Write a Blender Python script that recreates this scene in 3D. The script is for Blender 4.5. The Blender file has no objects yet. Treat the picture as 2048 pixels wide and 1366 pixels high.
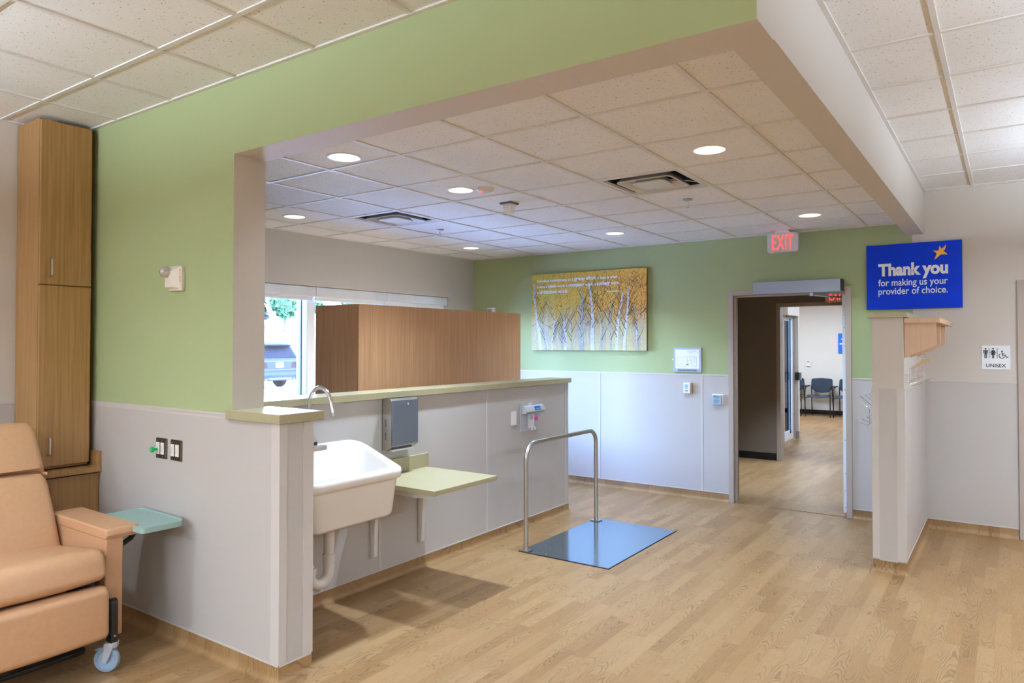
import bpy, bmesh, math, random
from mathutils import Vector, Matrix, noise as mnoise
random.seed(7)
S = bpy.context.scene
COL = S.collection
PI = math.pi

# ---------------------------------------------------------------- camera
cam_data = bpy.data.cameras.new('camera')
cam = bpy.data.objects.new('camera', cam_data)
COL.objects.link(cam)
cam.location = (0, 0, 1.635)
cam.rotation_euler = (math.radians(90 + 0.99), 0, math.radians(34.95))
cam_data.sensor_width = 36
cam_data.lens = 36 * 1420 / 2048
cam_data.shift_y = -18.6 / 2048
cam_data.clip_start = 0.05
cam_data.clip_end = 500
S.camera = cam

# ---------------------------------------------------------------- view and sky
S.view_settings.view_transform = 'Standard'
S.view_settings.look = 'None'
S.view_settings.gamma = 1
S.view_settings.use_curve_mapping = False
S.view_settings.exposure = 0.70
S.cycles.use_denoising = True
S.cycles.max_bounces = 10
S.cycles.diffuse_bounces = 6
S.cycles.glossy_bounces = 4
S.cycles.transparent_max_bounces = 12
S.cycles.sample_clamp_indirect = 6
S.cycles.caustics_reflective = False
S.cycles.caustics_refractive = False

world = bpy.data.worlds.new('sky')
S.world = world
world.use_nodes = True
wn = world.node_tree
bg = wn.nodes['Background']
sky = wn.nodes.new('ShaderNodeTexSky')
sky.sky_type = 'NISHITA'
sky.sun_disc = False
sky.sun_elevation = math.radians(52)
sky.sun_rotation = math.radians(110)
sky.altitude = 800
sky.air_density = 1.0
sky.dust_density = 1.5
tint = wn.nodes.new('ShaderNodeMix')          # white balance of the photograph, as for the lamps
tint.data_type = 'RGBA'
tint.blend_type = 'MULTIPLY'
tint.inputs[0].default_value = 1.0
tint.inputs[7].default_value = (0.78, 0.94, 1.26, 1)
wn.links.new(sky.outputs[0], tint.inputs[6])
wn.links.new(tint.outputs[2], bg.inputs[0])
bg.inputs[1].default_value = 8.8

sun_d = bpy.data.lights.new('sun', 'SUN')
sun_d.energy = 8.0
sun_d.angle = math.radians(0.6)
sun_d.color = (1.0, 0.95, 0.88)
sun = bpy.data.objects.new('sun', sun_d)
COL.objects.link(sun)
sun.rotation_euler = Vector((0.42, 0.22, 0.95)).to_track_quat('Z', 'Y').to_euler()
sun.location = (10, 5, 20)

# the daylight opening (guides the sampling of the sky through the window)
def portal(loc, rz, w, h):
    pd = bpy.data.lights.new('window_portal', 'AREA')
    pd.shape = 'RECTANGLE'
    pd.size = w
    pd.size_y = h
    pd.cycles.is_portal = True
    po = bpy.data.objects.new('window_portal', pd)
    COL.objects.link(po)
    po.location = loc
    po.rotation_euler = (PI / 2, 0, rz)


portal((-5.965, 5.24, 1.42), -PI / 2, 3.16, 1.6)

FILL_COL = (0.82, 1.0, 1.24)
WARM = (0.80, 1.0, 1.27)
LAMP_W = [92, 185, 85, 80, 105, 88, 105]     # downlights of the inner room
OVER_W = 74                                 # added unseen downlights; the one by the recliner follows the tray shadow
NEAR_W = 45                                 # downlights right of the beam
FILL_PEND_W = [(185, 0), (85, 55), (95, 115), (60, 75), (66, 20), (80, 38)]   # unseen pendants added as fill: light thrown up, down


def spot(name, loc, watts, color=WARM, size=112, blend=0.95, radius=0.05, parent=None):
    d = bpy.data.lights.new(name, 'SPOT')
    d.energy = watts
    d.color = color
    d.spot_size = math.radians(size)
    d.spot_blend = blend
    d.shadow_soft_size = radius
    o = bpy.data.objects.new(name, d)
    COL.objects.link(o)
    o.location = loc
    return o


def area(name, loc, sx, sy, watts, color=WARM, up=False):
    d = bpy.data.lights.new(name, 'AREA')
    d.shape = 'RECTANGLE'
    d.size = sx
    d.size_y = sy
    d.energy = watts
    d.color = color
    o = bpy.data.objects.new(name, d)
    COL.objects.link(o)
    o.location = loc
    if up:
        o.rotation_euler = (PI, 0, 0)
    return o


# ---------------------------------------------------------------- materials
def lin(c):
    if isinstance(c, str):
        c = c.lstrip('#')
        c = tuple(int(c[i:i + 2], 16) for i in (0, 2, 4))
    out = []
    for v in c[:3]:
        v = v / 255.0
        out.append(v / 12.92 if v <= 0.04045 else ((v + 0.055) / 1.055) ** 2.4)
    return (*out, 1.0)


class NT:
    def __init__(self, name):
        self.mat = bpy.data.materials.new(name)
        self.mat.use_nodes = True
        self.t = self.mat.node_tree
        self.b = self.t.nodes['Principled BSDF']

    def n(self, typ, **kw):
        nd = self.t.nodes.new(typ)
        for k, v in kw.items():
            if k.startswith('i_'):
                key = k[2:]
                key = int(key) if key.isdigit() else key.replace('_', ' ')
                self.put(nd.inputs[key], v)
            else:
                setattr(nd, k, v)
        return nd

    def put(self, sock, v):
        if hasattr(v, 'links') or isinstance(v, bpy.types.NodeSocket):
            self.t.links.new(v, sock)
        else:
            sock.default_value = v

    def math(self, op, a, b=None, c=None):
        nd = self.t.nodes.new('ShaderNodeMath')
        nd.operation = op
        self.put(nd.inputs[0], a)
        if b is not None:
            self.put(nd.inputs[1], b)
        if c is not None:
            self.put(nd.inputs[2], c)
        return nd.outputs[0]

    def mix(self, f, a, b, blend='MIX'):
        nd = self.t.nodes.new('ShaderNodeMix')
        nd.data_type = 'RGBA'
        nd.blend_type = blend
        self.put(nd.inputs[0], f)
        self.put(nd.inputs[6], a)
        self.put(nd.inputs[7], b)
        return nd.outputs[2]

    def ramp(self, f, stops):
        nd = self.t.nodes.new('ShaderNodeValToRGB')
        self.put(nd.inputs[0], f)
        el = nd.color_ramp.elements
        while len(el) < len(stops):
            el.new(0.5)
        for e, (p, c) in zip(el, stops):
            e.position = p
            e.color = c
        return nd.outputs[0]

    def coord(self, kind='Object', scale=(1, 1, 1)):
        tc = self.t.nodes.new('ShaderNodeTexCoord')
        mp = self.t.nodes.new('ShaderNodeMapping')
        mp.inputs['Scale'].default_value = scale
        self.t.links.new(tc.outputs[kind], mp.inputs[0])
        return mp.outputs[0]

    def noise(self, vec, scale=5, detail=2, rough=0.5, dist=0.0):
        nd = self.t.nodes.new('ShaderNodeTexNoise')
        self.t.links.new(vec, nd.inputs['Vector'])
        nd.inputs['Scale'].default_value = scale
        nd.inputs['Detail'].default_value = detail
        nd.inputs['Roughness'].default_value = rough
        nd.inputs['Distortion'].default_value = dist
        return nd.outputs[0]

    def bump(self, h, strength=0.1, dist=0.01):
        nd = self.t.nodes.new('ShaderNodeBump')
        nd.inputs['Strength'].default_value = strength
        nd.inputs['Distance'].default_value = dist
        self.t.links.new(h, nd.inputs['Height'])
        self.t.links.new(nd.outputs[0], self.b.inputs['Normal'])

    def set(self, **kw):
        for k, v in kw.items():
            self.put(self.b.inputs[k.replace('_', ' ')], v)


def M(name, col, rough=0.5, metal=0.0, spec=0.5, var=0.06, vscale=6, bump=0.0, bscale=200, coat=0.0,
      emit=None, estr=0.0, alpha=None, stretch=(1, 1, 1), ior=None):
    """painted / moulded surface with a faint procedural tone variation and grain"""
    k = NT(name)
    v = k.coord('Object', stretch)
    nz = k.noise(v, vscale, 3, 0.6)
    c = lin(col)
    dark = tuple(x * (1 - var) for x in c[:3]) + (1,)
    lite = tuple(min(1, x * (1 + var)) for x in c[:3]) + (1,)
    k.set(Base_Color=k.ramp(nz, [(0.3, dark), (0.7, lite)]), Roughness=rough, Metallic=metal)
    k.b.inputs['Specular IOR Level'].default_value = spec
    if coat:
        k.b.inputs['Coat Weight'].default_value = coat
    if bump:
        k.bump(k.noise(v, bscale, 2, 0.5), bump, 0.002)
    if emit is not None:
        k.b.inputs['Emission Color'].default_value = lin(emit)
        k.b.inputs['Emission Strength'].default_value = estr
    return k.mat


def wood_laminate(name, base, dark, sc=(70, 70, 1.6), rough=0.42):
    k = NT(name)
    v = k.coord('Object', sc)
    n1 = k.noise(v, 1.0, 4, 0.6, 0.2)
    v2 = k.coord('Object', (sc[0] * .12, sc[1] * .12, sc[2] * .4))
    n2 = k.noise(v2, 1.0, 2, 0.5)
    c1 = k.ramp(n1, [(0.30, lin(dark)), (0.62, lin(base))])
    c2 = k.mix(k.math('MULTIPLY', n2, 0.45), c1, lin(dark), 'MIX')
    k.set(Base_Color=c2, Roughness=rough)
    k.bump(n1, 0.04, 0.001)
    return k.mat


def floor_material(name, vertical=False):
    k = NT(name)
    geo = k.n('ShaderNodeNewGeometry')
    sep = k.n('ShaderNodeSeparateXYZ', i_0=geo.outputs['Position'])
    x, y, z = sep.outputs
    if vertical:
        # cove: the sheet runs up the wall, so height adds to the walk across the strips
        x = k.math('ADD', x, k.math('MULTIPLY', z, 0.0))
    u = k.math('DIVIDE', x, 0.0762)
    strip = k.math('FLOOR', u)
    fx = k.math('FRACT', u)
    w1 = k.n('ShaderNodeTexWhiteNoise', noise_dimensions='1D', i_W=strip)
    v = k.math('ADD', k.math('DIVIDE', y, 0.56), k.math('MULTIPLY', w1.outputs[0], 9.7))
    plank = k.math('FLOOR', v)
    fy = k.math('FRACT', v)
    comb = k.n('ShaderNodeCombineXYZ', i_0=strip, i_1=plank)
    w2 = k.n('ShaderNodeTexWhiteNoise', noise_dimensions='3D', i_Vector=comb.outputs[0])
    rnd = w2.outputs[0]
    off = k.math('MULTIPLY', rnd, 83.0)
    # growth rings: a paraboloid cut along the strip gives nested cathedral arches
    px = k.math('SUBTRACT', fx, k.math('ADD', 0.25, k.math('MULTIPLY', rnd, 0.5)))
    gx = k.math('ADD', k.math('MULTIPLY', x, 9.0), off)
    gy = k.math('ADD', k.math('MULTIPLY', y, 3.0), k.math('MULTIPLY', off, 1.7))
    gz = k.math('MULTIPLY', z, 5.0)
    gv = k.n('ShaderNodeCombineXYZ', i_0=gx, i_1=gy, i_2=gz).outputs[0]
    n1 = k.noise(gv, 1.0, 3, 0.5, 0.3)
    para = k.math('MULTIPLY', k.math('MULTIPLY', px, px), 7.0)
    sgn = k.math('SUBTRACT', k.math('MULTIPLY', k.math('GREATER_THAN', rnd, 0.5), 2.0), 1.0)
    ph = k.math('ADD', para, k.math('ADD', k.math('MULTIPLY', k.math('MULTIPLY', y, sgn), 10.0), k.math('MULTIPLY', n1, 6.5)))
    ph = k.math('ADD', ph, k.math('MULTIPLY', z, 4.0))
    ring = k.math('FRACT', ph)
    ring = k.math('ABSOLUTE', k.math('SUBTRACT', ring, 0.5))
    line = k.n('ShaderNodeMapRange', i_0=ring, i_1=0.0, i_2=0.24, i_3=1.0, i_4=0.0, interpolation_type='SMOOTHSTEP').outputs[0]
    msk = k.noise(gv, 0.6, 2, 0.5)
    msk = k.n('ShaderNodeMapRange', i_0=msk, i_1=0.42, i_2=0.62, i_3=0.05, i_4=0.9).outputs[0]
    line = k.math('MULTIPLY', line, msk)
    fv = k.n('ShaderNodeCombineXYZ', i_0=k.math('MULTIPLY', x, 210.0), i_1=k.math('MULTIPLY', y, 9.0), i_2=k.math('MULTIPLY', z, 9.0)).outputs[0]
    fine = k.noise(fv, 1.0, 3, 0.6)
    base = k.ramp(rnd, [(0.0, lin(FLOOR_D)), (0.5, lin(FLOOR_M)), (1.0, lin(FLOOR_L))])
    c = k.mix(k.math('MULTIPLY', line, 0.58), base, lin(FLOOR_G))
    c = k.mix(k.math('MULTIPLY', fine, 0.22), c, lin(FLOOR_G))
    seam = k.math('LESS_THAN', fx, 0.02)
    seam2 = k.math('LESS_THAN', fy, 0.003)
    c = k.mix(k.math('MULTIPLY', k.math('MAXIMUM', seam, seam2), 0.22), c, lin(FLOOR_G))
    k.set(Base_Color=c)
    k.set(Roughness=k.n('ShaderNodeMapRange', i_0=fine, i_1=0.3, i_2=0.7, i_3=0.36, i_4=0.46).outputs[0])
    k.b.inputs['Specular IOR Level'].default_value = 0.4
    k.bump(k.math('ADD', fine, k.math('MULTIPLY', line, -0.4)), 0.05, 0.0008)
    return k.mat


FLOOR_L, FLOOR_M, FLOOR_D, FLOOR_G = '#a5845b', '#9d7b52', '#906e46', '#442d17'


def tile_material(name):
    k = NT(name)
    geo = k.n('ShaderNodeNewGeometry')
    p = geo.outputs['Position']
    n1 = k.noise(p, 75, 2, 0.55)
    n2 = k.noise(p, 190, 1, 0.5)
    n3 = k.noise(p, 2.0, 2, 0.5)
    pit = k.n('ShaderNodeMapRange', i_0=n1, i_1=0.665, i_2=0.70, i_3=0.0, i_4=1.0).outputs[0]
    pin = k.n('ShaderNodeMapRange', i_0=n2, i_1=0.70, i_2=0.74, i_3=0.0, i_4=0.7).outputs[0]
    f = k.math('MAXIMUM', pit, pin)
    base = k.ramp(n3, [(0.3, lin('#e2e1df')), (0.7, lin('#e9e8e6'))])
    k.set(Base_Color=k.mix(f, base, lin('#a08a75')), Roughness=0.95)
    k.b.inputs['Specular IOR Level'].default_value = 0.1
    k.bump(k.math('SUBTRACT', k.math('MULTIPLY', k.noise(p, 160, 2, 0.6), 0.4), f), 0.25, 0.003)
    return k.mat


def paint(name, col, rough=0.62):
    k = NT(name)
    geo = k.n('ShaderNodeNewGeometry')
    p = geo.outputs['Position']
    c = lin(col)
    n = k.noise(p, 1.3, 2, 0.5)
    a = tuple(x * 0.985 for x in c[:3]) + (1,)
    k.set(Base_Color=k.ramp(n, [(0.3, a), (0.7, c)]), Roughness=rough)
    k.b.inputs['Specular IOR Level'].default_value = 0.35
    k.bump(k.noise(p, 260, 2, 0.5), 0.06, 0.001)
    return k.mat


def glass_material(name, tint=(1, 1, 1)):
    m = bpy.data.materials.new(name)
    m.use_nodes = True
    t = m.node_tree
    t.nodes.clear()
    o = t.nodes.new('ShaderNodeOutputMaterial')
    tr = t.nodes.new('ShaderNodeBsdfTransparent')
    tr.inputs[0].default_value = (*tint, 1)
    gl = t.nodes.new('ShaderNodeBsdfGlossy')
    gl.inputs['Roughness'].default_value = 0.02
    fr = t.nodes.new('ShaderNodeFresnel')
    fr.inputs[0].default_value = 1.35
    mx = t.nodes.new('ShaderNodeMixShader')
    t.links.new(fr.outputs[0], mx.inputs[0])
    t.links.new(tr.outputs[0], mx.inputs[1])
    t.links.new(gl.outputs[0], mx.inputs[2])
    t.links.new(mx.outputs[0], o.inputs[0])
    return m


def brushed(name, col, rough=0.28, sc=(4, 300, 300)):
    k = NT(name)
    v = k.coord('Object', sc)
    n = k.noise(v, 1.0, 3, 0.6)
    c = lin(col)
    a = tuple(x * 0.965 for x in c[:3]) + (1,)
    k.set(Base_Color=k.ramp(n, [(0.3, a), (0.7, c)]), Metallic=1.0,
          Roughness=k.n('ShaderNodeMapRange', i_0=n, i_1=0.3, i_2=0.7, i_3=rough * 0.94, i_4=rough * 1.06).outputs[0])
    return k.mat


def speckled(name, col, c2, rough=0.35):
    k = NT(name)
    v = k.coord('Object')
    n = k.noise(v, 420, 2, 0.6)
    k.set(Base_Color=k.ramp(n, [(0.38, lin(c2)), (0.52, lin(col)), (0.7, lin(col))]), Roughness=rough)
    return k.mat


GREEN = paint('green_paint', '#9faa7c')
BEIGE = paint('beige_paint', '#c6beb4')
WHITEP = paint('white_paint', '#d8d4ce')
WAIN = M('wall_protection_sheet', '#b7b1ab', 0.42, var=0.012, vscale=1.2, bump=0.03, bscale=350)
WTRIM = M('sheet_edge_trim', '#c3bdb7', 0.4, var=0.01)
TILE = tile_material('acoustic_tile')
TBAR = M('tee_bar_enamel', '#d6d2cc', 0.5, var=0.01)
FLOOR = floor_material('wood_look_sheet_floor')
COVE = floor_material('wood_look_cove', True)
SOLID = speckled('green_solid_surface', '#a69d7c', '#938a68', 0.3)
LAM = wood_laminate('oak_laminate', '#a9814f', '#8a6538')
LAM2 = wood_laminate('warm_oak_laminate', '#cb9b70', '#ad8056')
MAPLE = wood_laminate('pale_maple', '#cbaa8c', '#bf9e80', (120, 120, 5))
VINYL = M('tan_vinyl', '#ba8f6a', 0.42, var=0.04, vscale=40, bump=0.12, bscale=420)
BLACKM = M('black_enamel', '#16130f', 0.35, var=0.1)
BLACKP = M('black_plastic', '#1b1b1c', 0.45, var=0.1)
GREYP = M('grey_plastic', '#a9afb8', 0.4, var=0.03)
BLUEGREY = M('blue_grey_rubber', '#8fa3b5', 0.5, var=0.05)
WHITE = M('white_plastic', '#e4e0db', 0.35, var=0.015)
IVORY = M('ivory_plastic', '#e0d9ce', 0.38, var=0.015)
PORC = M('white_porcelain', '#e2ddd6', 0.16, var=0.01, coat=0.4)
PVC = M('white_pipe', '#d9d2cc', 0.4, var=0.02)
CHROME = M('chrome', '#e8e8ea', 0.07, 1.0, var=0.02)
STEEL = brushed('brushed_steel', '#c9c4be', 0.26)
STEELV = brushed('brushed_steel_vertical', '#c4c0bb', 0.30, (300, 300, 4))
PLATE = brushed('scale_plate_steel', '#93b2c9', 0.13, (160, 6, 160))
ALU = M('anodised_aluminium', '#aeb4bd', 0.38, 0.85, var=0.02)
OPERATOR = M('painted_aluminium', '#9aa4b2', 0.42, 0.35, var=0.02)
FRAME = M('door_frame_enamel', '#a99c90', 0.4, var=0.015)
WINF = M('window_frame_white', '#d7dde4', 0.35, var=0.01)
SHADE = M('shade_fabric', '#dfe2e4', 0.8, var=0.02, bump=0.1, bscale=600)
BRONZE = M('dark_bronze', '#4b4033', 0.38, 0.8, var=0.05)
TEALTRAY = M('grey_green_plastic', '#8ea79f', 0.45, var=0.02, bump=0.05)
BLUESIGN = M('blue_sign_face', '#0034c4', 0.5, spec=0.15, var=0.01)
SIGNW = M('sign_white', '#e9edf2', 0.5, var=0.01)
GOLD = M('sign_gold', '#f2b233', 0.5, var=0.02)
INK = M('black_ink', '#1a1c20', 0.6, var=0.05)
REDINK = M('red_ink', '#b3241f', 0.6, var=0.05)
BASEB = M('black_rubber_base', '#12100f', 0.45, var=0.1)
GLASS = glass_material('clear_glass')
GLASSB = glass_material('tinted_glass', (0.80, 0.90, 0.95))
EXITR = M('exit_red_lit', '#ff4a44', 0.4, var=0.0, emit='#ff3a30', estr=1.6)
LENS = M('lamp_lens', '#fff8ec', 0.4, var=0.0, emit='#fff3e0', estr=7.0)
REFL = M('lamp_reflector', '#e9e6e2', 0.2, 0.5, var=0.01)
CHAIRBLUE = M('navy_upholstery', '#2b3a4c', 0.42, var=0.08, bump=0.05)


# ---------------------------------------------------------------- mesh builder
def origin_of(o):
    p = Vector((0, 0, 0))
    while o is not None:
        p += o.location
        o = o.parent
    return p


class MB:
    def __init__(self):
        self.v = []
        self.f = []
        self.m = []

    def add(self, verts, faces, mi=0):
        b = len(self.v)
        self.v += [tuple(p) for p in verts]
        for i, f in enumerate(faces):
            self.f.append([b + q for q in f])
            self.m.append(mi[i] if isinstance(mi, (list, tuple)) else mi)
        return self

    def box(self, x0, x1, y0, y1, z0, z1, mi=0, faces=None):
        """faces: {'-x':mi,...} overrides"""
        vs = [(x0, y0, z0), (x1, y0, z0), (x1, y1, z0), (x0, y1, z0), (x0, y0, z1), (x1, y0, z1), (x1, y1, z1), (x0, y1, z1)]
        fs = [(0, 3, 2, 1), (4, 5, 6, 7), (0, 1, 5, 4), (2, 3, 7, 6), (1, 2, 6, 5), (3, 0, 4, 7)]
        ks = ['-z', '+z', '-y', '+y', '+x', '-x']
        faces = faces or {}
        return self.add(vs, fs, [faces.get(q, mi) for q in ks])

    def prism(self, poly, axis, a, b, mi=0):
        """poly 2D extruded along axis from a to b. axis x:(y,z) y:(x,z) z:(x,y)"""
        def P(p, t):
            if axis == 'x':
                return (t, p[0], p[1])
            if axis == 'y':
                return (p[0], t, p[1])
            return (p[0], p[1], t)
        n = len(poly)
        vs = [P(p, a) for p in poly] + [P(p, b) for p in poly]
        fs = [tuple(range(n))[::-1], tuple(range(n, 2 * n))]
        for i in range(n):
            j = (i + 1) % n
            fs.append((i, j, n + j, n + i))
        return self.add(vs, fs, mi)

    def loft(self, rings, mi=0, cap0=True, cap1=True, closed=True):
        n = len(rings[0])
        vs = [p for r in rings for p in r]
        fs = []
        for k in range(len(rings) - 1):
            for i in range(n if closed else n - 1):
                j = (i + 1) % n
                fs.append((k * n + i, k * n + j, (k + 1) * n + j, (k + 1) * n + i))
        if closed and cap0:
            fs.append(tuple(range(n))[::-1])
        if closed and cap1:
            fs.append(tuple((len(rings) - 1) * n + i for i in range(n)))
        return self.add(vs, fs, mi)

    def tube(self, path, r, seg=10, mi=0, caps=True):
        path = [Vector(p) for p in path]
        rs = r if isinstance(r, (list, tuple)) else [r] * len(path)
        rings = []
        up = None
        for i, p in enumerate(path):
            if i == 0:
                d = path[1] - p
            elif i == len(path) - 1:
                d = p - path[-2]
            else:
                d = (path[i + 1] - p).normalized() + (p - path[i - 1]).normalized()
            d.normalize()
            if up is None:
                ref = Vector((0, 0, 1)) if abs(d.z) < 0.9 else Vector((1, 0, 0))
                up = d.cross(ref).normalized()
            up = (up - d * up.dot(d)).normalized()
            w = d.cross(up)
            rings.append([p + (up * math.cos(2 * PI * k / seg) + w * math.sin(2 * PI * k / seg)) * rs[i] for k in range(seg)])
        return self.loft(rings, mi, caps, caps)

    def cyl(self, p0, p1, r0, r1=None, seg=20, mi=0):
        r1 = r0 if r1 is None else r1
        return self.tube([p0, p1], [r0, r1], seg, mi)

    def lathe(self, prof, c, axis='z', seg=28, mi=0, cap0=True, cap1=True):
        rings = []
        for r, h in prof:
            ring = []
            for k in range(seg):
                a = 2 * PI * k / seg
                p, q = r * math.cos(a), r * math.sin(a)
                ring.append({'z': (c[0] + p, c[1] + q, c[2] + h), 'y': (c[0] + p, c[1] + h, c[2] + q), 'x': (c[0] + h, c[1] + p, c[2] + q)}[axis])
            rings.append(ring)
        return self.loft(rings, mi, cap0, cap1)

    def build(self, name, mats, parent=None, bevel=0.0, seg=2, smooth=None, subsurf=0, origin=None, kind=None, angle=38):
        me = bpy.data.meshes.new(name)
        if parent is not None:
            o0 = origin_of(parent)
        elif origin is not None:
            o0 = Vector(origin)
        else:
            xs = [p[0] for p in self.v]
            ys = [p[1] for p in self.v]
            zs = [p[2] for p in self.v]
            o0 = Vector(((min(xs) + max(xs)) / 2, (min(ys) + max(ys)) / 2, min(zs)))
        me.from_pydata([tuple(Vector(p) - o0) for p in self.v], [], self.f)
        if not isinstance(mats, (list, tuple)):
            mats = [mats]
        for m in mats:
            me.materials.append(m)
        for p, mi in zip(me.polygons, self.m):
            p.material_index = mi
        bm = bmesh.new()
        bm.from_mesh(me)
        bmesh.ops.recalc_face_normals(bm, faces=bm.faces)
        bm.to_mesh(me)
        bm.free()
        me.update()
        if smooth is None:
            smooth = bool(bevel or subsurf)
        ob = bpy.data.objects.new(name, me)
        COL.objects.link(ob)
        if parent is not None:
            ob.parent = parent
        else:
            ob.location = o0
        if bevel:
            b = ob.modifiers.new('bevel', 'BEVEL')
            b.width = bevel
            b.segments = seg
            b.limit_method = 'ANGLE'
            b.angle_limit = math.radians(32)
            b.harden_normals = True
        if subsurf:
            s = ob.modifiers.new('subsurf', 'SUBSURF')
            s.levels = subsurf
            s.render_levels = subsurf
        if smooth:
            for p in me.polygons:
                p.use_smooth = True
            if not subsurf:
                me.set_sharp_from_angle(angle=math.radians(angle))
        if kind:
            ob['kind'] = kind
        return ob


def thing(name, loc, label, cat, group=None):
    o = bpy.data.objects.new(name, None)
    o.empty_display_size = 0.1
    COL.objects.link(o)
    o.location = loc
    return tag(o, label, cat, group)


def tag(o, label, cat, group=None, kind=None):
    o['label'] = label
    o['category'] = cat
    if group:
        o['group'] = group
    if kind:
        o['kind'] = kind
    return o


def struct(o, parent=None):
    o['kind'] = 'structure'
    return o


def copy_tree(o, parent=None):
    c = o.copy()
    COL.objects.link(c)
    if parent is not None:
        c.parent = parent
    for ch in list(o.children):
        copy_tree(ch, c)
    return c


def rounded(pts, radii, seg=6):
    """2D closed polygon with rounded corners"""
    out = []
    n = len(pts)
    for i in range(n):
        p = Vector(pts[i])
        a = (Vector(pts[i - 1]) - p)
        b = (Vector(pts[(i + 1) % n]) - p)
        r = radii[i] if isinstance(radii, (list, tuple)) else radii
        if r <= 0:
            out.append(tuple(p))
            continue
        ua, ub = a.normalized(), b.normalized()
        ang = ua.angle(ub)
        d = min(r / math.tan(ang / 2), a.length * .49, b.length * .49)
        s, e = p + ua * d, p + ub * d
        for k in range(seg + 1):
            t = k / seg
            q = (1 - t) ** 2 * s + 2 * t * (1 - t) * p + t * t * e
            out.append(tuple(q))
    return out


def arc(c, r, a0, a1, n, plane='xz', fixed=0.0):
    out = []
    for i in range(n + 1):
        a = math.radians(a0 + (a1 - a0) * i / n)
        p, q = c[0] + r * math.cos(a), c[1] + r * math.sin(a)
        out.append({'xz': (p, fixed, q), 'yz': (fixed, p, q), 'xy': (p, q, fixed)}[plane])
    return out


TEXT_CACHE = {}


def text_mesh(s, bold=0.0, shear=0.0):
    key = (s, bold, shear)
    if key in TEXT_CACHE:
        return TEXT_CACHE[key]
    cu = bpy.data.curves.new('lettering_source', 'FONT')
    cu.body = s
    cu.size = 1.0
    cu.offset = bold
    cu.shear = shear
    cu.extrude = 0.0
    cu.resolution_u = 4
    ob = bpy.data.objects.new('lettering_source', cu)
    COL.objects.link(ob)
    dg = bpy.context.evaluated_depsgraph_get()
    dg.update()
    me = bpy.data.meshes.new_from_object(ob.evaluated_get(dg))
    vs = [tuple(v.co) for v in me.vertices]
    fs = [tuple(p.vertices) for p in me.polygons]
    bpy.data.objects.remove(ob)
    bpy.data.curves.remove(cu)
    bpy.data.meshes.remove(me)
    TEXT_CACHE[key] = (vs, fs)
    return vs, fs


def put_text(mb, s, at, width=None, height=None, face='-y', bold=0.0, mi=0, out=0.001, align='l', sx=1.0):
    """lay flat lettering on a wall. at=(a,z,plane): a along the wall, plane=coordinate of the face.
    -y faces the room from a wall along X (reads along +X); +x faces from a wall along Y (reads along +Y)"""
    vs, fs = text_mesh(s, bold)
    x0 = min(v[0] for v in vs)
    x1 = max(v[0] for v in vs)
    y0 = min(v[1] for v in vs)
    y1 = max(v[1] for v in vs)
    if width is not None:
        k = width / (x1 - x0)
        ky = k if height is None else height / (y1 - y0)
    else:
        ky = height
        k = height * sx
    w = (x1 - x0) * k
    a0 = at[0] - (w / 2 if align == 'c' else (w if align == 'r' else 0))
    pts = []
    for v in vs:
        a = a0 + (v[0] - x0) * k
        z = at[1] + v[1] * ky
        if face == '-y':
            pts.append((a, at[2] - out, z))
        elif face == '+x':
            pts.append((at[2] + out, a, z))
    mb.add(pts, fs, mi)
    return w


# measured planes (metres)
YN0, YN1 = 2.175, 2.365         # the green wall: face and back
YF = 7.34                       # the far wall
XP = -3.545                     # the sink partition, room face
XW = -5.74                      # the window wall
XL = -5.05                      # left wall of the treatment floor
XB0, XB1 = -0.75, -0.615        # the beam
ZC1 = 2.745                     # inner ceiling
ZC2 = 3.015                     # treatment floor ceiling
XR = 3.8
YB = -4.5

# ================================================================ THE SETTING
fl = MB()
fl.box(-5.95, XR + .2, YB - .2, 7.44, -0.04, 0)
fl.box(-3.9, XR + .2, 7.44, 13.05, -0.04, 0)
fl.box(-8.0, XR + .2, 13.05, 18.0, -0.04, 0)
struct(fl.build('floor', FLOOR, origin=(0, 0, 0)))

rf = MB()
rf.box(-6.4, XR + .4, YB - .4, 7.5, 3.26, 3.4)
rf.box(-3.9, XR + .4, 7.5, 13.05, 3.26, 3.4)
rf.box(-8.3, XR + .4, 13.05, 18.3, 3.26, 3.4)
struct(rf.build('roof', WHITEP, origin=(0, 0, 3.26)))


def lines(start, step, a, b):
    out = []
    k = math.ceil((a - start) / step - 1e-6)
    while start + k * step < b - 1e-6:
        if start + k * step > a + 1e-6:
            out.append(start + k * step)
        k += 1
    return out


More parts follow.
